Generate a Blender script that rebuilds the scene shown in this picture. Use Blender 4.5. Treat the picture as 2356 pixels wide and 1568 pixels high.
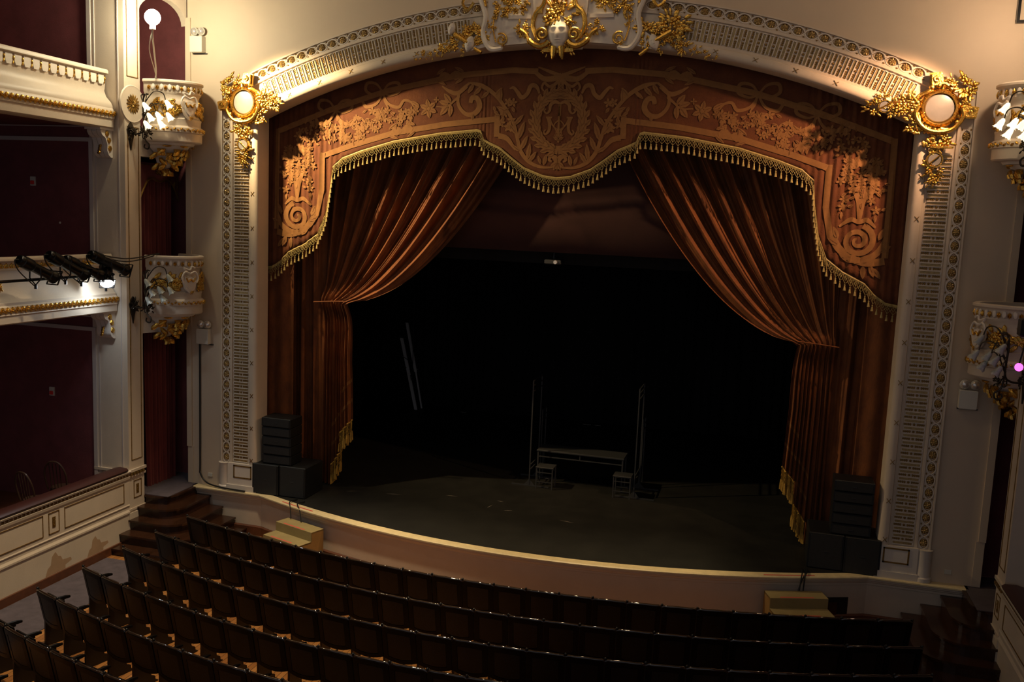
import bpy, math, random
from math import sin, cos, pi, sqrt, atan2, exp
from mathutils import Vector, Matrix
random.seed(7)
C = bpy.context.scene.collection
for o in list(bpy.data.objects): bpy.data.objects.remove(o)

# ---------------------------------------------------------------- camera, world, light, exposure
sc = bpy.context.scene
sc.view_settings.view_transform = 'Standard'; sc.view_settings.look = 'None'
sc.view_settings.gamma = 1.0; sc.view_settings.use_curve_mapping = False
sc.view_settings.exposure = 0.0
cam = bpy.data.cameras.new('camera'); co = bpy.data.objects.new('camera', cam); C.objects.link(co)
yaw, pitch, roll, F = 0.267663, 0.131754, 0.042406, 2101.11
f = Vector((-sin(yaw)*cos(pitch), cos(yaw)*cos(pitch), -sin(pitch)))
r = Vector((cos(yaw), sin(yaw), 0)); u = r.cross(f)
r2 = cos(roll)*r + sin(roll)*u; u2 = -sin(roll)*r + cos(roll)*u
M = Matrix((r2, u2, -f)).transposed().to_4x4(); M.translation = (3.6201, -15.5498, 6.384)
co.matrix_world = M
cam.sensor_width = 36; cam.lens = 36*F/2356; cam.clip_end = 200; cam.clip_start = .05
sc.camera = co

w = bpy.data.worlds.new('world'); sc.world = w; w.use_nodes = True
bg = w.node_tree.nodes['Background']; bg.inputs[0].default_value = (.93, .92, 1.0, 1); bg.inputs[1].default_value = .175

def light(name, kind, loc, energy, color, **kw):
    l = bpy.data.lights.new(name, kind); l.energy = energy; l.color = color
    tgt = kw.pop('target', None)
    for k, v in kw.items(): setattr(l, k, v)
    o = bpy.data.objects.new(name, l); C.objects.link(o); o.location = loc
    if tgt: o.rotation_euler = (Vector(tgt)-Vector(loc)).to_track_quat('-Z', 'Y').to_euler()
    return o
LAMP_L = (-6.76, -1.70, 9.54); LAMP_R = (6.9, -1.5, 9.5)
# the two lamps are floods turned towards the stage curtain
light('box_flood_light', 'SPOT', (-6.60, -1.66, 9.42), 2600, (1, .70, .34), target=(-4.0, .44, 7.0), spot_size=math.radians(68), spot_blend=.9, shadow_soft_size=.06)
light('box_flood_light', 'SPOT', (6.72, -1.44, 9.38), 950, (1, .54, .28), target=(4.0, .44, 7.0), spot_size=math.radians(68), spot_blend=.9, shadow_soft_size=.06)
light('audience_fill_spot', 'SPOT', (-2.8, -4.0, 13.3), 4200, (1, .78, .50), target=(-4.6, -4.9, 0), spot_size=math.radians(52), spot_blend=.6, shadow_soft_size=.3)  # unseen spot added to brighten the left seats, floor and parapet
# house lamp in the ceiling in front of the stage lip, pointing down
light('house_downlight', 'SPOT', (0, -.42, 13.3), 3200, (1, .72, .38), target=(0, -1.4, 0), spot_size=math.radians(38), spot_blend=.6, shadow_soft_size=.35)
# house chandelier, then an unseen area fill added for ambient light
light('chandelier_light', 'POINT', (.3, -4.2, 12.6), 75, (1, .80, .56), shadow_soft_size=.45)
light('ambient_fill_area', 'AREA', (1, -13, 12), 14, (.9, .92, 1.0), target=(0, -2, 4), size=5)

# ---------------------------------------------------------------- materials
def mat(name, col, rough=.6, metal=0, noise=0, nscale=8, bump=0, bscale=40, col2=None, sheen=0, spec=None, emit=None, estr=0, coat=0, trans=0, stretch=(1,1,1)):
    m = bpy.data.materials.new(name); m.use_nodes = True; nt = m.node_tree; b = nt.nodes['Principled BSDF']
    b.inputs['Base Color'].default_value = (*col, 1); b.inputs['Roughness'].default_value = rough; b.inputs['Metallic'].default_value = metal
    if spec is not None: b.inputs['Specular IOR Level'].default_value = spec
    if sheen:
        b.inputs['Sheen Weight'].default_value = sheen; b.inputs['Sheen Tint'].default_value = (1, .6, .35, 1); b.inputs['Sheen Roughness'].default_value = .35
    if coat: b.inputs['Coat Weight'].default_value = coat
    if trans: b.inputs['Transmission Weight'].default_value = trans
    if emit: b.inputs['Emission Color'].default_value = (*emit, 1); b.inputs['Emission Strength'].default_value = estr
    if noise or bump:
        tc = nt.nodes.new('ShaderNodeTexCoord'); mp = nt.nodes.new('ShaderNodeMapping'); nt.links.new(tc.outputs['Object'], mp.inputs[0])
        mp.inputs['Scale'].default_value = stretch
    if noise:
        n = nt.nodes.new('ShaderNodeTexNoise'); n.inputs['Scale'].default_value = nscale; n.inputs['Detail'].default_value = 6; n.inputs['Roughness'].default_value = .65
        nt.links.new(mp.outputs[0], n.inputs['Vector'])
        cr = nt.nodes.new('ShaderNodeValToRGB'); c2 = col2 or tuple(c*(1-noise) for c in col)
        cr.color_ramp.elements[0].position = .35; cr.color_ramp.elements[1].position = .65
        cr.color_ramp.elements[0].color = (*c2, 1); cr.color_ramp.elements[1].color = (*col, 1)
        nt.links.new(n.outputs['Fac'], cr.inputs[0]); nt.links.new(cr.outputs[0], b.inputs['Base Color'])
    if bump:
        n2 = nt.nodes.new('ShaderNodeTexNoise'); n2.inputs['Scale'].default_value = bscale; n2.inputs['Detail'].default_value = 4
        nt.links.new(mp.outputs[0], n2.inputs['Vector'])
        bp = nt.nodes.new('ShaderNodeBump'); bp.inputs['Strength'].default_value = bump; bp.inputs['Distance'].default_value = .02
        nt.links.new(n2.outputs['Fac'], bp.inputs['Height']); nt.links.new(bp.outputs[0], b.inputs['Normal'])
    return m
CREAM = mat('cream_paint', (.62, .53, .42), .5, noise=.07, nscale=2.5, bump=.08, bscale=60)
UPPER = mat('upper_wall_paint', (.60, .49, .36), .6, noise=.05, nscale=1.2)
GREYW = mat('pale_grey_paint', (.56, .50, .46), .55, noise=.06, nscale=2)
WHITE = mat('white_plaster', (.70, .64, .56), .45, noise=.06, nscale=6)
GOLD = mat('gilding', (.78, .47, .10), .27, 1, noise=.35, nscale=14, bump=.35, bscale=60)
WGOLD = mat('rubbed_gilding', (.52, .37, .16), .45, .6, noise=.4, nscale=25)
DGOLD = mat('aged_gilding', (.34, .20, .05), .5, .8, noise=.4, nscale=20)
BRONZE = mat('dark_bronze', (.05, .04, .03), .4, .8)
MAROON = mat('maroon_wall', (.19, .050, .054), .75, noise=.25, nscale=3, bump=.2, bscale=90)
VELVET = mat('brown_velvet', (.22, .068, .013), .8, noise=.45, nscale=5, bump=.25, bscale=50, col2=(.12, .035, .008), sheen=.08, stretch=(1, 1, .45))
VALV = mat('valance_velvet', (.145, .042, .008), .85, noise=.35, nscale=4, bump=.25, bscale=50, col2=(.10, .025, .006), sheen=.04)
APPL = mat('applique_cloth', (.27, .120, .032), .8, noise=.18, nscale=10, sheen=.05)
LINE = mat('applique_vein', (.14, .045, .013), .9)
FRNG = mat('gold_fringe', (.50, .38, .13), .6, noise=.35, nscale=30)
HEMF = mat('yellow_fringe', (.50, .30, .045), .6, noise=.35, nscale=30)
RCURT = mat('maroon_curtain', (.16, .028, .026), .85, noise=.3, nscale=6, sheen=.2, stretch=(1, 1, .3))
BLACKC = mat('black_drape', (.010, .010, .011), .95, noise=.4, nscale=2, stretch=(3, 3, .1))
TEASER = mat('brown_border_cloth', (.075, .028, .022), .95, noise=.2, nscale=2)
STAGE = mat('black_stage_floor', (.011, .011, .0095), .55, noise=.6, nscale=1.6, bump=.1, bscale=20, col2=(.005, .005, .0045))
BLK = mat('matt_black', (.006, .007, .008), .5, noise=.2, nscale=10)
BLKM = mat('black_metal', (.012, .012, .013), .28, .6)
GRILL = mat('speaker_grille', (.02, .022, .025), .6, .3, bump=.5, bscale=300)
WOOD = mat('stained_step_wood', (.045, .018, .009), .22, noise=.45, nscale=5, stretch=(1, .15, 1))
SKIRT = mat('skirting_wood', (.13, .045, .02), .45, noise=.3, nscale=6)
CARPET = mat('purple_grey_carpet', (.105, .085, .10), .95, noise=.3, nscale=5, bump=.3, bscale=200)
SEATW = mat('dark_seat_wood', (.005, .0035, .003), .35, noise=.4, nscale=9, spec=.12)
LACQ = mat('polished_dark_rail', (.025, .015, .010), .05, coat=1)
LEATH = mat('black_leather', (.006, .0055, .0055), .42, spec=.3, noise=.3, nscale=20, bump=.15, bscale=80)
IRON = mat('black_cast_iron', (.008, .008, .008), .35, .2)
PLY = mat('yellow_ply', (.34, .27, .12), .6, noise=.15, nscale=5)
PLYS = mat('orange_ply_side', (.32, .19, .06), .6, noise=.15, nscale=5)
REDT = mat('red_tape', (.65, .10, .08), .5)
LIP = mat('cream_nosing', (.74, .62, .36), .45, noise=.15, nscale=9)
BULB = mat('lamp_glow', (1, 1, 1), .5, emit=(1, .86, .58), estr=330)
BULBR = mat('lamp_glow_warm', (1, 1, 1), .5, emit=(1, .7, .45), estr=150)
SHADE = mat('lit_frosted_glass', (.9, .85, .75), .4, emit=(1, .80, .50), estr=1.5)
SHADEO = mat('frosted_glass', (.42, .45, .42), .3, noise=.3, nscale=30)
MIRR = mat('grey_disc', (.20, .195, .19), .3, noise=.12, nscale=7)
PLATE = mat('beige_plastic', (.60, .58, .50), .4)
GLASSL = mat('clear_lens', (.75, .72, .66), .08, .6)
REDB = mat('red_button', (.7, .04, .03), .4)
SPOTE = mat('spot_lens_glow', (1, 1, 1), .5, emit=(.82, .92, 1), estr=150)
MAGE = mat('magenta_flare_glow', (1, .2, .9), .5, emit=(1, .12, .85), estr=2.2)
GREYM = mat('grey_metal', (.032, .034, .037), .5, .2)
STICK = mat('pale_timber', (.88, .88, .88), .7)
TAG = mat('floor_tape', (.5, .5, .45), .6)
STAIN = mat('damp_stain', (.42, .28, .17), .6, noise=.1, nscale=6)
CHALK = mat('stage_scuff', (.13, .115, .10), .7, noise=.3, nscale=8)
GREYC = mat('cord_white', (.7, .66, .58), .5)

def wood_floor():
    m = bpy.data.materials.new('plank_floor'); m.use_nodes = True; nt = m.node_tree; b = nt.nodes['Principled BSDF']
    tc = nt.nodes.new('ShaderNodeTexCoord'); sx = nt.nodes.new('ShaderNodeSeparateXYZ'); nt.links.new(tc.outputs['Object'], sx.inputs[0])
    cb = nt.nodes.new('ShaderNodeCombineXYZ'); nt.links.new(sx.outputs['Y'], cb.inputs['X']); nt.links.new(sx.outputs['X'], cb.inputs['Y'])
    br = nt.nodes.new('ShaderNodeTexBrick'); br.inputs['Scale'].default_value = 1; br.inputs['Brick Width'].default_value = 1.7; br.inputs['Row Height'].default_value = .085
    br.inputs['Mortar Size'].default_value = .004; br.inputs['Color1'].default_value = (.42, .19, .055, 1); br.inputs['Color2'].default_value = (.28, .11, .03, 1); br.inputs['Mortar'].default_value = (.05, .02, .01, 1)
    nt.links.new(cb.outputs[0], br.inputs['Vector']); nt.links.new(br.outputs['Color'], b.inputs['Base Color']); b.inputs['Roughness'].default_value = .28
    return m
PLANK = wood_floor()

# ---------------------------------------------------------------- mesh builder
class MB:
    def __init__(s): s.v = []; s.f = []
    def add(s, vs, fs):
        n = len(s.v); s.v += [tuple(p) for p in vs]; s.f += [tuple(i+n for i in q) for q in fs]; return s
    def box(s, a, b):
        x0, y0, z0 = a; x1, y1, z1 = b
        return s.add([(x0,y0,z0),(x1,y0,z0),(x1,y1,z0),(x0,y1,z0),(x0,y0,z1),(x1,y0,z1),(x1,y1,z1),(x0,y1,z1)],
            [(0,3,2,1),(4,5,6,7),(0,1,5,4),(1,2,6,5),(2,3,7,6),(3,0,4,7)])
    def bev(s, a, b, c=.01):
        x0,y0,z0 = a; x1,y1,z1 = b; vs = []
        for z, k in ((z0, c), (z0+c, 0), (z1-c, 0), (z1, c)):
            vs += [(x0+k,y0+k,z),(x1-k,y0+k,z),(x1-k,y1-k,z),(x0+k,y1-k,z)]
        fs = [(3,2,1,0),(12,13,14,15)]
        for i in range(3):
            for j in range(4): fs.append((i*4+j, i*4+(j+1)%4, i*4+4+(j+1)%4, i*4+4+j))
        return s.add(vs, fs)
    def prism(s, pts, fn, d0, d1):   # pts 2d, fn(a,b,d)->3d
        n = len(pts)
        s.add([fn(a, b, d0) for a, b in pts]+[fn(a, b, d1) for a, b in pts],
              [tuple(range(n))[::-1], tuple(range(n, 2*n))]+[(i, (i+1) % n, n+(i+1) % n, n+i) for i in range(n)])
        return s
    def tube(s, pts, rad, n=6, cap=True):
        P = [Vector(p) for p in pts]; m = len(P); R = rad if isinstance(rad, (list, tuple)) else [rad]*m; vs = []
        prev = None
        for i in range(m):
            t = (P[min(i+1, m-1)]-P[max(i-1, 0)])
            if t.length < 1e-9: t = Vector((0, 0, 1))
            t.normalize()
            if prev is None: a = t.orthogonal().normalized()
            else:
                a = prev-t*prev.dot(t); a = a.normalized() if a.length > 1e-6 else t.orthogonal().normalized()
            prev = a; b = t.cross(a)
            vs += [P[i]+(a*cos(2*pi*k/n)+b*sin(2*pi*k/n))*R[i] for k in range(n)]
        fs = [(i*n+k, i*n+(k+1) % n, (i+1)*n+(k+1) % n, (i+1)*n+k) for i in range(m-1) for k in range(n)]
        if cap: fs += [tuple(range(n))[::-1], tuple(range((m-1)*n, m*n))]
        return s.add(vs, fs)
    def grid(s, fn, us, vs_):
        nu, nv = len(us), len(vs_)
        return s.add([fn(a, b) for a in us for b in vs_], [(i*nv+j, (i+1)*nv+j, (i+1)*nv+j+1, i*nv+j+1) for i in range(nu-1) for j in range(nv-1)])
    def lathe(s, prof, o, n=16, ax=Vector((0,0,1)), close=False):
        ax = Vector(ax).normalized(); a = ax.orthogonal().normalized(); b = ax.cross(a); o = Vector(o); vs = []
        for rr, h in prof: vs += [o+ax*h+(a*cos(2*pi*k/n)+b*sin(2*pi*k/n))*rr for k in range(n)]
        m = len(prof); fs = [(i*n+k, i*n+(k+1) % n, (i+1)*n+(k+1) % n, (i+1)*n+k) for i in range(m-1) for k in range(n)]
        return s.add(vs, fs)
    def ball(s, o, rr, n=10, m=6, sc3=(1,1,1)):
        o = Vector(o); vs = [o+Vector((0,0,-rr*sc3[2]))]
        for i in range(1, m):
            ph = -pi/2+pi*i/m
            vs += [o+Vector((rr*sc3[0]*cos(ph)*cos(2*pi*k/n), rr*sc3[1]*cos(ph)*sin(2*pi*k/n), rr*sc3[2]*sin(ph))) for k in range(n)]
        vs.append(o+Vector((0,0,rr*sc3[2]))); L = len(vs)-1
        fs = [(0, 1+(k+1) % n, 1+k) for k in range(n)]+[(L, 1+(m-2)*n+k, 1+(m-2)*n+(k+1) % n) for k in range(n)]
        fs += [(1+i*n+k, 1+i*n+(k+1) % n, 1+(i+1)*n+(k+1) % n, 1+(i+1)*n+k) for i in range(m-2) for k in range(n)]
        return s.add(vs, fs)
    def dome(s, o, A, B, N, n=6):     # half ellipsoid: radii vectors A,B, height vector N
        o = Vector(o); A = Vector(A); B = Vector(B); N = Vector(N); vs = []
        for k, h in ((1, 0), (.78, .62)):
            vs += [o+N*h+(A*cos(2*pi*j/n)+B*sin(2*pi*j/n))*k for j in range(n)]
        vs.append(o+N)
        return s.add(vs, [(j, (j+1) % n, n+(j+1) % n, n+j) for j in range(n)]+[(n+j, n+(j+1) % n, 2*n) for j in range(n)])
    def build(s, name, m, parent=None, smooth=True, mir=False, loc=None):
        V = [(-x, y, z) for x, y, z in s.v] if mir else s.v; Fs = [q[::-1] for q in s.f] if mir else s.f
        me = bpy.data.meshes.new(name); me.from_pydata(V, [], Fs); me.materials.append(m); me.update()
        if smooth:
            me.polygons.foreach_set('use_smooth', [True]*len(me.polygons))
            try: me.set_sharp_from_angle(angle=math.radians(38))
            except Exception: pass
        o = bpy.data.objects.new(name, me); C.objects.link(o)
        if parent: o.parent = parent
        if loc: o.location = loc
        return o
def tag(o, label=None, cat=None, group=None, kind=None):
    if label: o['label'] = label
    if cat: o['category'] = cat
    if group: o['group'] = group
    if kind: o['kind'] = kind
    return o
def thing(name, label, cat, group=None, loc=(0,0,0), rz=0, kind=None):
    o = bpy.data.objects.new(name, None); C.objects.link(o); o.location = loc; o.rotation_euler = (0, 0, rz); o.empty_display_size = .1
    return tag(o, label, cat, group, kind)
def struct(name, mb, m, label=None, **k):
    o = mb.build(name, m, smooth=False, **k); o['kind'] = 'structure'
    if label: o['label'] = label
    return o
def lerp(a, b, t): return a+(b-a)*t
def frange(a, b, n): return [a+(b-a)*i/n for i in range(n+1)]
def smooth_path(pts, k=6):
    out = []; n = len(pts)
    for i in range(n-1):
        p0 = pts[max(i-1, 0)]; p1 = pts[i]; p2 = pts[i+1]; p3 = pts[min(i+2, n-1)]
        for j in range(k):
            t = j/k
            out.append(tuple(.5*((2*b)+(-a+c)*t+(2*a-5*b+4*c-d)*t*t+(-a+3*b-3*c+d)*t**3) for a, b, c, d in zip(p0, p1, p2, p3)))
    out.append(tuple(pts[-1])); return out
def spiral(cx, cz, r0, r1, a0, turns, n=28):
    return [(cx+lerp(r0, r1, i/n)*cos(a0+turns*2*pi*i/n), cz+lerp(r0, r1, i/n)*sin(a0+turns*2*pi*i/n)) for i in range(n+1)]

def flower3(mb, o, R, N, up=None, petals=5, tilt=.25):
    o = Vector(o); N = Vector(N).normalized(); A = N.orthogonal().normalized(); B = N.cross(A); a0 = random.uniform(0, 6)
    for k in range(petals):
        a = a0+2*pi*k/petals; d = A*cos(a)+B*sin(a); t = N.cross(d)
        mb.dome(o+d*R*.55, d*R*.5, t*R*.36, N*R*.45+d*R*.1)
    mb.dome(o+N*R*.2, A*R*.28, B*R*.28, N*R*.4)
def leaf3(mb, o, d, L, W, N):
    o = Vector(o); d = Vector(d).normalized(); N = Vector(N).normalized(); t = N.cross(d)
    mb.dome(o+d*L*.5, d*L*.52, t*W*.5, N*W*.55)
def cluster(fl, lf, o, R, N, n, seed):
    rnd = random.Random(seed); N = Vector(N).normalized(); A = N.orthogonal().normalized(); B = N.cross(A)
    for i in range(n):
        a = rnd.uniform(0, 2*pi); rr = R*sqrt(rnd.random()); p = Vector(o)+A*cos(a)*rr+B*sin(a)*rr+N*(.04*(1-rr/R)+.01)
        if i % 3 == 0: flower3(fl, p, R*rnd.uniform(.38, .55), N+A*rnd.uniform(-.3, .3)+B*rnd.uniform(-.3, .3))
        else: leaf3(lf, p, A*cos(a)+B*sin(a)+A*rnd.uniform(-.4, .4), R*rnd.uniform(.6, .9), R*rnd.uniform(.26, .40), N)

# ---------------------------------------------------------------- shell
HW = 5.7; ZC = -4.3; RI = 13.64; FW = .8; SZ = .862
def zin(x, wd=0): return ZC+sqrt((RI+wd)**2-x*x)
def apron(x):
    x = abs(x); return -1.40+.0405*x*x if x < 5.6 else -.13
mb = MB(); mb.box((-7.62, -18, -.2), (7.62, .3, 0)); struct('floor', mb, PLANK)
# front wall with the proscenium hole
mb = MB()
xs = frange(-HW-.05, HW+.05, 60)
for a, b in zip(xs, xs[1:]):
    za, zb = zin(min(abs(a), HW)), zin(min(abs(b), HW))
    mb.add([(a,0,za+.05),(b,0,zb+.05),(b,0,13.5),(a,0,13.5),(a,.3,za+.05),(b,.3,zb+.05),(b,.3,13.5),(a,.3,13.5)], [(0,1,2,3),(7,6,5,4),(0,4,5,1)])
struct('wall_front', mb, UPPER)
for s_, nm in ((-1, 'left'), (1, 'right')):
    mb = MB(); x0, x1 = HW+.05, 7.27
    mb.box((x0, 0, .86), (x1, .3, 13.5))
    mb.box((7.16, -.012, .87), (7.29, .32, 1.62))
    mb.box((7.19, -.03, 1.62), (7.30, .32, 9.9))
    o = struct('wall_front_%s' % nm, mb, UPPER, mir=(s_ < 0))
# ceiling high above the frame of the photograph
mb = MB(); mb.box((-11.4, -18, 13.5), (11.4, .3, 13.7)); struct('ceiling', mb, UPPER)

# ---------------------------------------------------------------- proscenium frame
class Col:      # s = height
    def __init__(s, side): s.side = side
    def at(s, z, wd, d): return Vector((s.side*(HW+wd), -d, z))
    def fr(s, z): return Vector((0, 0, 1)), Vector((s.side, 0, 0))
class Arc:      # s = arc length at the middle of the frame, 0 at the crown
    def at(s, L, wd, d): a = L/(RI+.4); return Vector(((RI+wd)*sin(a), -d, ZC+(RI+wd)*cos(a)))
    def fr(s, L): a = L/(RI+.4); return Vector((cos(a), 0, -sin(a))), Vector((sin(a), 0, cos(a)))
FN = Vector((0, -1, 0))
frame = thing('proscenium_frame', 'cream and gold moulded frame running up both sides and over the stage opening', 'stage frame')
def offs(wd):     # polyline of the frame at offset wd: left column, arch, right column
    ze = ZC+sqrt((RI+wd)**2-(HW+wd)**2); ae = math.asin((HW+wd)/(RI+wd)); P = []
    for z in frange(SZ, ze, 8): P.append((-(HW+wd), z))
    for a in frange(-ae, ae, 72)[1:-1]: P.append(((RI+wd)*sin(a), ZC+(RI+wd)*cos(a)))
    for z in frange(ze, SZ, 8): P.append((HW+wd, z))
    return P
def sweep(prof):
    mb = MB(); cols = [[(x, -d, z) for x, z in offs(wd)] for wd, d in prof]; n = len(cols[0])
    mb.add([p for c in cols for p in c], [(i*n+j, i*n+j+1, (i+1)*n+j+1, (i+1)*n+j) for i in range(len(cols)-1) for j in range(n-1)])
    return mb
sweep([(0,-.3),(0,.05),(.015,.08),(.05,.105),(.10,.11),(.15,.095),(.165,.07),(.175,.07),(.18,.045),(.205,.045),(.21,.03),(.55,.03),(.56,.06),(.60,.06),(.61,.035),(.77,.035),(.775,.07),(.80,.07),(.805,0)]).build('frame_moulding', CREAM, frame)

bars = rims = gu = ros = orn = ties = None
def do_band(P, s0, s1, skip=lambda s: False):
    n = int(round(abs(s1-s0)/.119)); st = (s1-s0)/n
    for i in range(n+1):
        s = s0+st*i
        if skip(s): continue
        T, Nn = P.fr(s); c = P.at(s, .375, .031)
        # grooved bar: gold core between two raised white rims
        h = .019
        pts = [(-.135, -h), (.135, -h), (.146, 0), (.135, h), (-.135, h), (-.146, 0)]
        bars.prism(pts, lambda a, b, d: c+Nn*a+T*b+FN*d, 0, .006)
        for sg in (-1, 1):
            rims.prism([(-.15, 0), (.15, 0), (.15, .009), (-.15, .009)], lambda a, b, d: c+Nn*a+T*(sg*(b+.021))+FN*d, 0, .022)
        rims.prism([(.148, -.02), (.162, -.02), (.162, .02), (.148, .02)], lambda a, b, d: c+Nn*a+T*b+FN*d, 0, .022)
        if i < n:
            T, Nn = P.fr(s+st/2); c = P.at(s+st/2, .375, .03)
            orn.dome(c, Nn*.021, T*.021, FN*.022)
            for sg in (-1, 1):
                for q in (.055, .085, .115, .143):
                    orn.dome(c+Nn*sg*q, Nn*.017, T*(.024-.06*(q-.05)), FN*.012, 5)
def do_guil(P, s0, s1, skip=lambda s: False):
    n = int(round(abs(s1-s0)/.207)); st = (s1-s0)/n; W0 = .69
    for i in range(n):
        s = s0+st*(i+.5)
        if skip(s): continue
        T, Nn = P.fr(s); c = P.at(s, W0, .036)
        for k in range(7):
            a = k*2*pi/7; d = T*cos(a)+Nn*sin(a); t = FN.cross(d)
            ros.dome(c+d*.032, d*.027, t*.018, FN*.024, 5)
        ros.dome(c, T*.022, Nn*.022, FN*.038)
        orn.dome(c-FN*.002, T*.066, Nn*.062, FN*.007, 12)
        for sg in (-1, 1):
            orn.dome(P.at(s+st*.5, W0+sg*.062, .036), T*.02, Nn*.012, FN*.015, 5)
        for sg in (-1, 1):
            L = []
            for j in range(9):
                q = s+st*(j/8-.5); par = (-1)**i
                T2, N2 = P.fr(q); L.append(P.at(q, W0+sg*.068*max(0, cos(pi*(j/8-.5)))**.62*par, .045+.010*sg*par))
            gu.tube(L, .010, 4, False); orn.tube([L[j]+(P.at(s, W0, .045)-L[j]).normalized()*.016 for j in range(9)], .004, 3, False)
    return
def tiemark(P, s):
    T, Nn = P.fr(s); c = P.at(s, .10, .108)
    for a in (.7, -.7):
        d = T*cos(a)+Nn*sin(a); ties.tube([c-d*.05, c+FN*.004, c+d*.05], .0065, 4)
for k_ in range(4):
    bars, rims, gu, ros, orn, ties = MB(), MB(), MB(), MB(), MB(), MB()
    if k_ < 2:
        sd = (-1, 1)[k_]; do_band(Col(sd), 1.46, 7.62); do_guil(Col(sd), 1.40, 8.03)
        for k in range(10): tiemark(Col(sd), 1.5+k*.645)
    else:
        sg = (-1, 1)[k_-2]; do_band(Arc(), sg*1.64, sg*5.72); do_guil(Arc(), sg*1.37, sg*5.78)
        for k in range(3, 9): tiemark(Arc(), sg*k*.66)
    bars.build('gilded_bar_band', WGOLD, frame); rims.build('bar_rims', WHITE, frame); gu.build('guilloche_ribbon', WHITE, frame)
    ros.build('guilloche_rosettes', WGOLD, frame); orn.build('husk_ornament', DGOLD, frame); ties.build('gilded_cross_ties', DGOLD, frame)
for sd in (-1, 1):
    mb = MB()
    mb.box((5.7, -.115, .865), (6.32, 0, 1.41)) ; mb.box((5.68, -.135, .865), (6.34, 0, .98))
    mb.lathe([(.14, .87), (.14, .93), (.12, .95), (.12, 1.37), (.135, 1.4), (0, 1.4)], (6.42, -.02, 0), 20)
    mb.build('plinth', WHITE, frame, mir=sd < 0)
    mb = MB()
    for a, b in (((5.79, 1.12), (6.19, 1.145)), ((5.79, 1.355), (6.19, 1.38)), ((5.79, 1.12), (5.815, 1.38)), ((6.165, 1.12), (6.19, 1.38))):
        mb.box((a[0], -.122, a[1]), (b[0], -.11, b[1]))
    mb.build('gilded_panel_line', DGOLD, frame, mir=sd < 0)

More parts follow.
